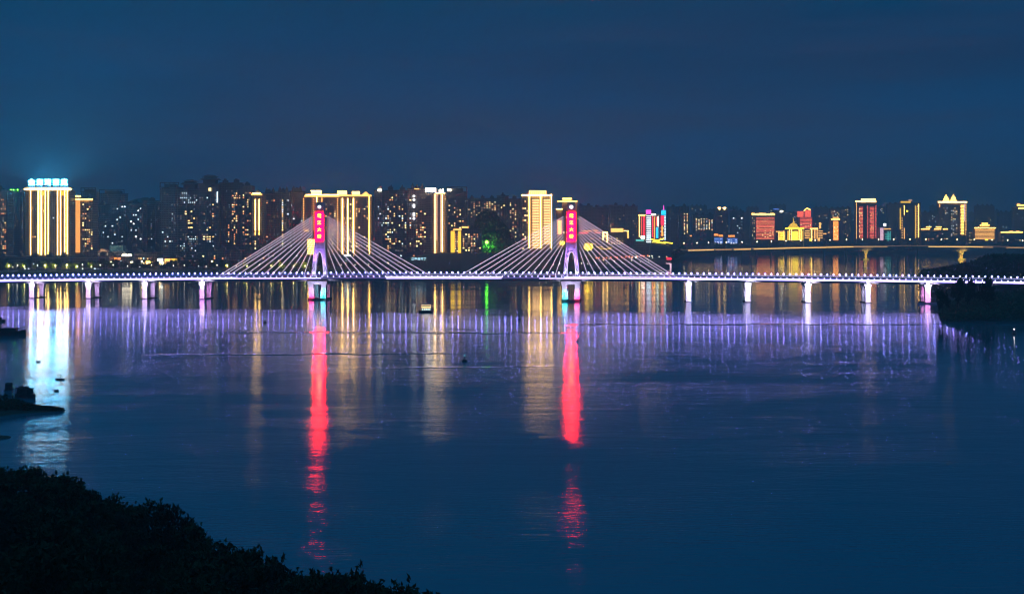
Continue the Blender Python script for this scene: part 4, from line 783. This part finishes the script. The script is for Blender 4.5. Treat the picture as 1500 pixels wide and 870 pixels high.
far_bridge()

# ------------------------------------------------------------------ trees and lamps on the far bank
rnd = random.Random(11)
FART = [tree_meshes('far', 40+i, 10, 4.6, 16, 22, .8, LEAF2) for i in range(4)]
for i in range(74):
    px = -15+i*8.4+rnd.uniform(-3, 3)
    if px > 556: px = 556+(px-556)*0+rnd.uniform(0, 6) if px < 560 else px
    s = shore_pt(px); q = 1+rnd.uniform(20, 55)/s.y; k = rnd.uniform(.8, 1.45)
    if px > 560: q = 1+rnd.uniform(5, 9)/s.y; k *= .55
    tree('bank_tree', 'round dark tree in the riverside row along the far bank', 'tree', FART[i % 4], (s.x*q, s.y*q, 5 if px <= 560 else 4.6), (k, k, k*rnd.uniform(.85, 1.1)), rnd.uniform(0, 6), 'riverside trees along the far bank')
em('prom_lamp', (1, .80, .30), 26); em('prom_white', (1, .9, .65), 6)
LITL = leaf_mat('leaf_lit', (.07, .11, .02), (.15, .20, .04), .3); LITT = [tree_meshes('lit', 95+i, 8, 3.8, 14, 20, .7, LITL) for i in range(2)]  # brighter leaf copy, lamplight put into its colour
plp = MB().tube((0, 0, 0), (0, 0, 7.5), .12, .09, 6).mesh('lamp_post', STEEL); plh = {k: MB().ball((0, -.3, 7.8), .55, 8, 6).mesh('lamp_head', E[k]) for k in ('prom_lamp', 'prom_white')}
PROM = [(13, 1), (19, 0), (26, 0), (36, 1), (55, 0), (66, 1), (81, 1), (98, 1), (113, 1), (121, 0), (134, 1), (147, 0), (166, 0), (187, 0), (205, 0), (222, 0), (238, 0), (254, 0), (270, 0), (291, 0), (302, 0), (318, 0), (333, 1), (346, 0), (362, 1), (380, 0), (397, 1), (413, 1), (430, 1), (447, 1), (462, 0), (478, 0), (500, 0), (520, 0), (540, 0), (790, 0), (800, 0), (811, 0), (820, 0), (852, 0), (861, 0), (872, 0), (888, 0), (900, 0), (912, 0), (925, 0), (938, 0), (950, 0)]
for px, lit in PROM:
    s = shore_pt(px); dd = 12 if lit else rnd.uniform(6, 16); q = 1+dd/s.y
    t = thing('promenade_lamp', 'yellow glowing promenade lamp shining into a riverside tree' if lit else 'small pale promenade lamp along the far bank', 'street lamp', (s.x*q, s.y*q, 5.0), 0, 'lamps lighting riverside trees' if lit else 'pale lamps along the far promenade')
    link('lamp_post', plp, t); link('lamp_head', plh['prom_lamp' if lit else 'prom_white'], t)
    t.scale = (rnd.uniform(.7, 1.1),)*3
    if lit: flood('lamp_glow', (s.x*q, s.y*q-2.5, 11.5), (1, .85, .20), 9000, .3, None, 5, 130); tree('lamp_lit_tree', 'small tree glowing yellow green beside a promenade lamp', 'tree', LITT[rnd.randint(0, 1)], (s.x*q+rnd.uniform(2, 3.4)*rnd.choice((-1, 1)), s.y*q+4.2, 5), (1.2, 1.2, 1.3), rnd.uniform(0, 6), 'trees lit by promenade lamps')
em('lantern_red', (1, .12, .04), 14)
lrm = MB().ball((0, 0, 5), .7, 8, 6).mesh('lantern', E['lantern_red']); lpm = MB().tube((0, 0, 0), (0, 0, 4.4), .1, .08, 5).mesh('lantern_post', STEEL)
for i in range(16):
    px = 868+i*5.4+rnd.uniform(-1.5, 1.5); s_ = shore_pt(px); q = 1+rnd.uniform(200, 330)/s_.y
    t = thing('lantern', 'red lantern on a short post along the far riverside road', 'lantern', (s_.x*q, s_.y*q, 9), 0, 'red lanterns along the far riverside road'); link('lantern', lrm, t); link('lantern_post', lpm, t)
for i in range(46):
    px = rnd.uniform(850, 985) if i < 18 else rnd.uniform(150, 350); s_ = shore_pt(px); q = 1+(rnd.uniform(90, 190) if i < 18 else rnd.uniform(50, 62))/s_.y
    t = thing('street_lamp', 'small street lamp among the low houses and trees of the far bank', 'street lamp', (s_.x*q, s_.y*q, 7), 0, 'small street lamps in the far bank town'); t.scale = (rnd.uniform(.6, 1.25),)*3
    link('lamp_post', plp, t); link('lamp_head', plh[rnd.choice(('prom_lamp', 'prom_white', 'prom_white'))], t)
# golden lit trees flanking the right pylon, green floodlight on the hill
GOLDT = leaf_mat('leaf_goldlit', (.20, .15, .03), (.34, .26, .05), .3)  # golden light on the crown put into the leaf colour
BULB = MB().ball((0, 0, 0), .5, 6, 5).mesh('bulb', em('bulb', (1, .62, .03), 12))
gt = tree_meshes('gold', 77, 11, 5, 20, 22, .8, GOLDT)
for px, py, d, k, lab in ((862, 372, 1700, 1.35, 'round golden lit tree right of the right pylon'), (823.5, 362, 1690, .75, 'small golden lit tree just left of the right pylon')):
    p = P(px, py, d); tree('golden_tree', lab, 'tree', gt, p, (k, k, k*1.05), 1, None); ng = 5
    mound = ridge('mound', 'low mound under a golden lit tree', [(px-14, py+10), (px-4, py+1.5), (px+4, py+1.5), (px+14, py+10)], d, 20, 20, M_HILL, step=2, rough=.2)
    for j in range(ng):
        a = 2*PI*j/ng; flood('tree_floodlight', (p.x+5.5*k*math.cos(a), p.y-4*k+5*k*math.sin(a)*.5-3, p.z+2+6*k*(j % 2)), (1, .62, .04), 2500*k*k, .5, None, 10)
    gtree = [o for o in COL.objects if o.get('label') == lab][0]
    for j in range(70):
        v = Vector((rnd.gauss(0, 1), rnd.gauss(0, 1), rnd.gauss(0, 1))).normalized(); o = link('bulb', BULB, gtree); o.location = (v.x*4.3, v.y*4.3, 7+v.z*3.4)
for j, (px, py, w) in enumerate(((878, 361, 5), (887, 363.5, 8), (893, 361.5, 3))):
    p = P(px, py, 1720); t = thing('string_light', ('short golden string of lights left of the other two near the golden tree', 'longest golden string of lights right of the golden tree', 'tiny golden light tuft right of the longest string')[j], 'light string', p)
    for q in range(5): MB().tube((-w*.9+w*.36*q, 0, -1.2+.5*math.sin(q*2.1)), (-w*.9+w*.36*(q+1), 0, -1.2+.5*math.sin(q*2.1+2.1)), .55, .55, 6).build('bulb', E['yellowdim'], t)
    MB().tube((0, 0, -p.z+6), (0, 0, -1.3), .12, .12, 5).build('pole', STEEL, t)
gp = P(713, 356, 1700)
t = thing('green_floodlight', 'bright green floodlight glowing on the dark wooded hill', 'floodlight', gp); MB().tube((0, 0, -12), (0, 0, 0), .15, .1, 6).build('lamp_post', STEEL, t); MB().ball((0, 0, 1), 2.1, 12, 8).build('lamp_head', E['green'], t)
flood('green_glow', (gp.x+2, gp.y-9, gp.z-3), (.15, 1, .05), 60000, 1.0, None, 0, 150)
for i, (px, py) in enumerate(((703, 362), (709, 365), (716, 363), (722, 366), (728, 364), (735, 368), (712, 369), (741, 366), (699, 368))):
    p = P(px, py+4, 1708+rnd.uniform(-3, 6)); tree('hill_tree', 'hillside tree tinted green by the floodlight', 'tree', FART[i % 4], p, (.9, .9, .9), rnd.uniform(0, 6), 'trees around the green floodlight')
# red and white pinpoints along the right promenade are lamps; cyan lettering stands on the levee
ls = thing('levee_sign', 'row of small pale cyan characters standing on the dark levee slope', 'sign', P(613.5, 379.5, 1478))
em('pale_cyan', (.45, .8, .95), 3)
for i, ch in enumerate('江平自打丁'):
    o = link('sign_character', text_mesh(ch, 3.6, .1, E['pale_cyan']), ls); o.location = ((i-2)*3.7, 0, 0)
bk = MB()
for i in range(6): bk.tube((-9.2+3.7*i, .3, -6), (-9.2+3.7*i, .3, 1.8), .08, .08, 4)
bk.build('sign_frame', STEEL, ls)

# far-off wood and treelines that read as one mass
def wood(name, label, pts, n, seed, size, lm, extra=None):
    r = random.Random(seed); b = MB()
    for i in range(n):
        c = pts(r)
        leaf(b, Vector(c), size*r.uniform(.6, 1.5), r)
    return tag(b.build(name, lm), label, 'woods', kind='stuff')
def tl(r):
    px = r.uniform(985, 1540); s = shore_pt(px); dd = r.uniform(6, 60); q = 1+dd/s.y; hgt = 22*(.55+.45*math.sin(px*.11)*math.sin(px*.037+1))+7
    return (s.x*q, s.y*q, 4+hgt*r.random()**.7)
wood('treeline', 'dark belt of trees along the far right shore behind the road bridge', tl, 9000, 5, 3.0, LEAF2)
def hl(r):
    px = r.uniform(690, 752); pts = [(690, 345), (700, 318), (712, 312), (726, 316), (740, 334), (752, 352)]
    y = interp(pts, px); t = r.random(); top = P(px, y, 1760); k = 1-t*t
    dd = 1760-70*t; return (top.x/1760*dd, dd-3, 4+(top.z-4)*k+r.uniform(0, 4))
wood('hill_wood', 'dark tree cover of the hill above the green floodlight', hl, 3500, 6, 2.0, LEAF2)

# ------------------------------------------------------------------ wooded island under the right end of the bridge
def island():
    ISL = [(1374, 470, 684), ]
    b = MB(); ys = [652, 672, 684, 700, 740, 800, 870, 930, 990, 1040, 1090, 1150]; xs = [i/16 for i in range(17)]
    def left(Y):   # photo column of the island's left end at depth Y
        return interp([(652, 1520), (676, 1400), (684, 1381), (700, 1375), (760, 1373), (840, 1378), (900, 1366), (980, 1342), (1060, 1380), (1150, 1470)], Y)
    def zt(Y, f):  # ground height
        ridge_ = interp([(652, -1), (676, .2), (684, 1.5), (700, 5), (760, 7.5), (840, 6), (900, 7), (980, 17), (1060, 17), (1150, -1)], Y)
        return -1.2+(ridge_+1.2)*min(1, (f*2.6)**.75)
    for Y in ys:
        for f in xs:
            l = (left(Y)-CX)/F*Y; b.v.append((l+f*260, Y, zt(Y, f)+random.uniform(-.3, .3)*(f > 0)))
    n = len(xs)
    for j in range(len(ys)-1):
        for i in range(n-1): b.f.append((j*n+i, j*n+i+1, (j+1)*n+i+1, (j+1)*n+i))
    struct(tag(b.build('island_ground', M_EARTH), 'dark low island ground under the right end of the bridge', 'ground', kind='structure'))
    def near(r):
        Y = r.uniform(680, 830); f = r.random()**1.2*.6+.005; l = (left(Y)-CX)/F*Y
        hh = 8.5*min(1, .25+f*9)*(0.75+.25*math.sin(Y*.21+f*50))
        return (l+f*260, Y, max(.2, zt(Y, f))+hh*r.random()**.55)
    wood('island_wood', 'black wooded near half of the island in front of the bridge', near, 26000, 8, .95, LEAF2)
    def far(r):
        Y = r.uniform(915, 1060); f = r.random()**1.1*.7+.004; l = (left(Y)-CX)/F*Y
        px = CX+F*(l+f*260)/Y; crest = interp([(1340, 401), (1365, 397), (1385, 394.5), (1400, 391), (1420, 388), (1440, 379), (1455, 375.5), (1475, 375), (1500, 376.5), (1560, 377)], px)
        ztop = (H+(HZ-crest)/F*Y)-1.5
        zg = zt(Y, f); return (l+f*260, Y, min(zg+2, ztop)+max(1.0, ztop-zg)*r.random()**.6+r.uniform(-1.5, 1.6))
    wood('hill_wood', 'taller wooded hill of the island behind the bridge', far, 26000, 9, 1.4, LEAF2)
    IT = [tree_meshes('isl', 60+i, 9, 3.6, 16, 40, .5, LEAF) for i in range(3)]
    for px, ytop, d, lab in ((1402, 408, 720, 'small dark treetop breaking the lower bridge edge, left of two'), (1445, 406, 705, 'larger dark treetop breaking the lower bridge edge, right of two'), (1381, 425, 700, 'dark tree at the left tip of the island'), (1420, 411, 715, 'dark island tree between the two treetops that break the bridge edge')):
        f = ((px-CX)/F*d-(left(d)-CX)/F*d)/260; zg = zt(d, max(f, .01)); top = H+(HZ-ytop)/F*d; s_ = (top-zg)/8.9
        tree('island_tree', lab, 'tree', IT[int(px) % 3], ((px-CX)/F*d, d, zg), (s_*.6, s_*.6, s_), px, None)
island()

# ------------------------------------------------------------------ boats, buoys and the left spit
DARK = mat('boat_dark', (.03, .035, .04), .7); HULLW = mat('boat_white', (.5, .5, .5), .5); GLASS = mat('dark_glass', (.02, .02, .03), .1)
def hull(b, L, Wd, Hh, z0=-.4, bow=.25):
    n = 9; st = []
    for i in range(n):
        t = i/(n-1); x = -L/2+L*t; w = Wd/2*(1-max(0, (t-1+bow)/bow)**2*.95)*(1 if t > .05 else .85); sh = Hh*(1+.35*max(0, (t-.6)/.4)**2)
        st.append([(x, -w, sh), (x, -w*.8, z0), (x, w*.8, z0), (x, w, sh)])
    base = len(b.v)
    for s in st: b.v += s
    for j in range(n-1):
        for i in range(4): q = (i+1) % 4; b.f.append((base+j*4+i, base+(j+1)*4+i, base+(j+1)*4+q, base+j*4+q))
    b.f += [(base, base+1, base+2, base+3), tuple(base+(n-1)*4+i for i in (3, 2, 1, 0))]
    return b
def at(px, py):
    d = dwater(py); return Vector(((px-CX)/F*d, d, 0))
t = thing('tour_boat', 'small lit passenger boat with glowing decks near the yellow reflection', 'boat', at(623.5, 457.5), PI)
hull(MB(), 8.6, 3, .9).build('hull', mat('hull_green', (.02, .05, .05), .6), t); MB().box(-3.3, 2.7, -1.1, 1.1, .9, 1.5).box(1.3, 2.6, -1.0, 1.0, 1.5, 2.9).box(-3.3, -2.6, -1.0, 1.0, 1.5, 2.9).build('cabin', HULLW, t)
em('cabin_cool', (.75, 1, .9), 2.4); em('cabin_warm', (1, .62, .25), 6.0)
for i in range(5): MB().box(-2.9+i*1.1, -2.35+i*1.1, 1.0, 1.06, 1.55, 2.2).build('window', E['cabin_cool'], t); MB().box(-2.9+i*1.1, -2.35+i*1.1, -1.06, -1.0, 1.55, 2.2).build('window', E['cabin_cool'], t)
MB().box(-3.5, 2.9, -1.4, 1.4, 2.9, 3.05).build('upper_deck', HULLW, t); b = MB()
for x in (-3.1, -1.2, .7, 2.4):
    for y in (-1.2, 1.2): b.tube((x, y, 3.05), (x, y, 4.7), .06, .06, 5)
b.build('canopy_post', STEEL, t); MB().box(-3.4, 2.6, -1.35, 1.35, 4.7, 4.85).frust(-2.2, 1.4, -.9, .9, 4.85, 5.5, .5).build('canopy', HULLW, t)
for i in range(5): MB().ball((-2.8+i*1.25, 1.1, 4.4), .24, 8, 6).build('deck_lamp', E['cabin_warm'], t)
MB().box(-3.3, 2.5, 1.36, 1.44, 3.0, 3.3).build('rail_light', E['cabin_warm'], t); MB().tube((0, 0, 5.5), (0, 0, 6.8), .05, .04, 5).build('mast', STEEL, t)
t = thing('barge', 'long dark flat barge at the left picture edge', 'barge', at(4, 490.5), 0.03); hull(MB(), 22, 5, 1.7, -.5, .12).build('hull', DARK, t); MB().box(-8, -2, -2, 2, 1.7, 4.1).box(-7, -4, -1.7, 1.7, 4.1, 5.2).build('cabin', DARK, t); MB().box(-1.5, 6.8, -1.9, 1.9, 1.7, 3.3).build('cargo', DARK, t); MB().tube((9.6, 0, 1.9), (9.6, 0, 3.4), .1, .1, 6).box(8.9, 10.4, -1, 1, 1.9, 2.5).build('bow_winch', DARK, t)
t = thing('work_boat', 'small dark boat piece just above the barge at the left edge', 'boat', at(0, 471), 0); hull(MB(), 6, 2.4, .9).build('hull', DARK, t); MB().box(-1.5, 1, -.8, .8, .9, 2.2).build('cabin', DARK, t)
t = thing('fishing_boat', 'dark canopied fishing boat moored by the left spit in the cyan glow', 'boat', at(39, 582), -.5); hull(MB(), 7.6, 2.6, 1.0, -.4, .3).build('hull', DARK, t); MB().box(-3.0, 1.6, -1.1, 1.1, 1.0, 2.5).build('cabin', DARK, t); MB().box(-3.4, 2.0, -1.35, 1.35, 2.6, 2.75).build('canopy', DARK, t)
b = MB()
for x in (-3.2, -1, 1.7):
    for y in (-1.25, 1.25): b.tube((x, y, 1), (x, y, 2.6), .06, .06, 5)
b.build('canopy_post', DARK, t); b = MB()
for i in range(7): b.box(-3+i*.7, -2.6+i*.7, -.9+.2*(i % 3), -.4+.2*(i % 3), 2.75, 3.0+.25*(i*7 % 3))
b.build('roof_load', DARK, t); MB().tube((2.4, 0, 1.2), (3.6, 0, 2.6), .05, .04, 5).build('bow_pole', DARK, t); MB().tube((-3.2, .8, 1), (-4.8, 1.4, 4.0), .05, .03, 5).build('net_pole', DARK, t); 
t = thing('houseboat', 'small boxy dark float beside the moored fishing boat', 'boat', at(13, 571.5), .1); MB().box(-1.1, 1.1, -1, 1, -.2, .5).build('float', DARK, t); MB().box(-.9, .9, -.8, .8, .5, 1.9).build('cabin', DARK, t); MB().frust(-1.05, 1.05, -.95, .95, 1.9, 2.3, .7).build('roof', DARK, t); MB().tube((1, 0, 0), (1, 0, 4), .05, .05, 5).build('mooring_pole', DARK, t)
def skiff(px, py, L, lab, fig=True):
    t = thing('skiff', lab, 'boat', at(px, py), .15); hull(MB(), L, L*.26, .4, -.2, .4).build('hull', DARK, t)
    MB().box(-L*.3, -L*.2, -L*.1, L*.1, .1, .45).box(.1*L, .17*L, -L*.1, L*.1, .1, .45).build('thwart', DARK, t); return t
sk = skiff(88, 556, 2.9, 'tiny rowing skiff with a standing rower in the cyan reflection'); skiff(83, 572.5, 1.3, 'tiny empty skiff below the rowed skiff'); skiff(56, 530, 1.7, 'tiny dark skiff on the wake line above the fishing boat')
def person(loc):
    v = [(0, 0, .85), (.1, 0, .8), (.12, .02, .45), (.12, .04, .06), (-.1, 0, .8), (-.12, .02, .45), (-.12, .04, .06), (.05, 0, 1.15), (.08, 0, 1.42), (.24, .02, 1.38), (.42, .12, 1.18), (.58, .2, 1.06), (-.2, .02, 1.38), (-.1, .2, 1.15), (.2, .25, 1.05), (.1, 0, 1.54), (.11, .02, 1.66), (.11, .02, 1.78)]
    e = [(0, 1), (1, 2), (2, 3), (0, 4), (4, 5), (5, 6), (0, 7), (7, 8), (8, 9), (9, 10), (10, 11), (8, 12), (12, 13), (13, 14), (8, 15), (15, 16), (16, 17)]
    r = [.15, .1, .07, .05, .1, .07, .05, .14, .15, .07, .05, .04, .07, .05, .04, .06, .1, .09]
    me = bpy.data.meshes.new('person'); me.from_pydata(v, e, []); o = link('person', me); o.location = loc
    o.modifiers.new('skin', 'SKIN'); me.skin_vertices.new() if not me.skin_vertices else None
    for i, q in enumerate(r): me.skin_vertices[0].data[i].radius = (q, q*.85)
    me.skin_vertices[0].data[0].use_root = True
    su = o.modifiers.new('sub', 'SUBSURF'); su.levels = 1; su.render_levels = 1
    me.materials.append(DARK); tag(o, 'person in dark clothes standing in the tiny skiff holding an oar', 'person'); return o
p = at(88, 556); person((p.x+.2, p.y, .12)); tag(MB().tube((p.x+.8, p.y+.2, 1.4), (p.x+2.6, p.y+.9, -.25), .035, .035, 6).box(p.x+2.2, p.x+2.75, p.y+.8, p.y+.86, -.3, .05).build('oar', DARK), 'thin oar held by the rower in the tiny skiff', 'oar')
def buoy(px, py, sc, lab, lit=None):
    t = thing('buoy', lab, 'buoy', at(px, py)); t.scale = (sc,)*3
    MB().lathe([(.6, -.3), (1, 0), (1, .45), (.5, .7)], 12).build('float', DARK, t); b = MB()
    for a in range(4): b.tube((.45*math.cos(a*PI/2), .45*math.sin(a*PI/2), .6), (.14*math.cos(a*PI/2), .14*math.sin(a*PI/2), 2.1), .06, .05, 5)
    b.lathe([(.3, 1.3), (.3, 1.8), (.1, 2.1)], 8).build('tower', DARK, t); MB().ball((0, 0, 2.3), .22, 8, 6).build('lantern', E[lit] if lit else DARK, t); return t
em('buoy_teal', (.1, .9, .8), 2.2); em('buoy_white', (.9, .95, 1), 16)
buoy(680.5, 529, .95, 'dark river buoy with a faint teal lantern in mid river', 'buoy_teal'); buoy(760.5, 468, .95, 'dark buoy beneath the gold banded tower reflection'); buoy(846, 499.5, .5, 'tiny buoy beside the right red sign reflection'); buoy(388, 473, .9, 'small buoy with a cyan lantern left of the left pylon', 'buoy_teal'); buoy(1485.5, 489, 1.0, 'buoy with a white lantern at the right picture edge', 'buoy_white')
t = thing('canoe', 'long slender pink lit boat moored at the foot of the last right pier', 'boat', (BO+TX*(u_at(1360, -14))+NX*-14.5), AX+.1); b = MB(); hull(b, 15, 1.8, .9, -.3, .3).build('hull', mat('hull_pinklit', (.5, .32, .4), .6), t); MB().tube((7.3, 0, 1.0), (8.6, 0, 2.6), .25, .12, 6).build('prow', mat('hull_pinklit', (.5, .32, .4), .6), t); MB().tube((-7.3, 0, .8), (-8.2, 0, 2.9), .25, .1, 6).build('stern', mat('hull_pinklit', (.5, .32, .4), .6), t)  # pink light at the pier foot put into the hull colour
# left spit: a low tongue of land with bushes
def spit():
    b = MB(); prof = [(-160, 2.6, 26), (-140, 2.0, 20), (-136, 1.7, 13), (-133, 1.6, 8), (-130, .9, 5.5), (-126, .6, 4), (-122.5, .35, 2.5), (-120.5, -.4, .6)]
    for x, z, w in prof:
        y = 334+(x+120)*.12
        for t, kk in ((-1, -.5), (-.6, .6), (0, 1), (.6, .7), (1, -.5)): b.v.append((x, y+t*w, z*kk if kk > 0 else -.6))
    for j in range(len(prof)-1):
        for i in range(4): b.f.append((j*5+i, (j+1)*5+i, (j+1)*5+i+1, j*5+i+1))
    struct(tag(b.build('spit_ground', M_EARTH), 'dark narrow spit of land at the left edge of the water', 'ground', kind='structure'))
    def bush(r):
        x = -160+38*r.random()**.75; w = interp([(a, c) for a, _, c in prof], x)*.6; z = interp([(a, c) for a, c, _ in prof], x); hh = interp([(-160, 3), (-138, 1.7), (-134, .8), (-128, .5), (-121, .3)], x)
        return (x, 334+(x+120)*.12+r.uniform(-1, 1)*w, z*.7+hh*r.random()**.8)
    wood('undergrowth', 'dark scrub covering the left spit of land', bush, 5000, 21, .32, LEAF)
spit()
def islet():
    p = at(1, 641); b = MB(); b.lathe([(5, -.5), (4.2, .25), (2, .55), (.3, .7)], 14); o = b.build('islet_ground', M_EARTH); o.location = p; o.scale = (.5, .5, .8); struct(tag(o, 'tiny dark islet at the left edge below the spit', 'ground', kind='structure'))
islet()

# ------------------------------------------------------------------ near wooded bank, bottom left
EDGE = [(-78.5, 186), (-77, 185), (-69, 180), (-59, 171), (-48.6, 159.5), (-37.8, 148), (-34.9, 139.5), (-28.2, 135.6), (-22.6, 127.5), (-16.3, 127), (-13, 122.5), (-9.2, 116.5), (-4, 108), (2, 98), (6, 80), (8, 55)]
def edge_y(x): return interp(EDGE, x)
def ground_z(x, y):
    e = edge_y(x)+4-y
    return -1.2 if e < 0 else min(26, 1.2+e*.18)
def near_bank():
    b = MB(); xs = [-170+i*5 for i in range(37)]; ys = [30+i*5 for i in range(35)]
    for y in ys:
        for x in xs: b.v.append((x, y, ground_z(x, y)))
    n = len(xs)
    for j in range(len(ys)-1):
        for i in range(n-1): b.f.append((j*n+i, j*n+i+1, (j+1)*n+i+1, (j+1)*n+i))
    struct(tag(b.build('near_bank_ground', M_EARTH), 'dark sloping near bank under the trees at bottom left', 'ground', kind='structure'))
    NT = [tree_meshes('near', 80+i, 10, (2.4, 3.3, 2.0, 2.8, 3.0)[i], (22, 30, 18, 13, 26)[i], (64, 60, 60, 110, 60)[i], (.24, .34, .20, .30, .26)[i], (LEAF, LEAF3, LEAF, LEAF3, LEAF4)[i], (.75, .6, 1.0, .7, .8)[i]) for i in range(5)]
    r = random.Random(3); L1 = 'black leafy tree on the near bank edge, outlined against the water'; L2 = 'black leafy tree inside the dark near bank wood'
    SIL = [(0, 680), (30, 683), (60, 690), (95, 696), (130, 708), (165, 722), (200, 735), (230, 737), (262, 746), (285, 762), (300, 783), (330, 797), (375, 803), (400, 824), (430, 836), (470, 842), (515, 832), (540, 846), (560, 850), (590, 860), (610, 868)]
    px = -6
    while px < 614:
        ytop = interp(SIL, px)+r.uniform(-3, 12); d = 60500/(interp(SIL, px)-HZ)-r.uniform(0, 3); x = (px-CX)/F*d; zg = max(.5, ground_z(x, d)); top = H+(HZ-ytop)/F*d; s_ = max(.5, (top-zg)/9.6)
        tree('near_tree', L1, 'tree', NT[r.randint(0, 4)], (x, d, zg), (s_*r.uniform(.8, 1.0),)*2+(s_,), r.uniform(0, 6), 'trees along the near bank edge'); px += r.uniform(11, 19)
    for yy in range(22):
        for xx in range(24):
            x = -92+xx*4.3+r.uniform(-1.5, 1.5); y = 88+yy*4.4+r.uniform(-1.5, 1.5)
            if y > edge_y(x)-3.0: continue
            pxx = CX+F*x/y
            if pxx < -40 or pxx > 640: continue
            zg = ground_z(x, y); lim = H+(HZ-(interp(SIL, pxx)+5))/F*y; s_ = min(r.uniform(.65, 1.15), (lim-zg)/9.8)
            if s_ < .35: continue
            if HZ+F*(H-zg-9.8*s_)/y > 890: continue
            tree('near_tree', L2, 'tree', NT[r.randint(0, 4)], (x, y, zg), (s_, s_, s_), r.uniform(0, 6), 'trees inside the near bank wood')
near_bank()

# ------------------------------------------------------------------ evening haze over the river
def haze():
    m = bpy.data.materials.new('haze'); m.use_nodes = True; t = m.node_tree; t.nodes.clear()
    o = N(t, 'ShaderNodeOutputMaterial'); v = N(t, 'ShaderNodeVolumePrincipled')
    v.inputs['Color'].default_value = (.74, .90, 1.0, 1); v.inputs['Density'].default_value = .00025; v.inputs['Anisotropy'].default_value = .35
    t.links.new(v.outputs[0], o.inputs['Volume'])
    tag(MB().box(-12300, 12300, -500, 14300, -4, 420).build('haze', m), 'thin blue evening haze over the river and city', 'haze', kind='stuff')
haze()
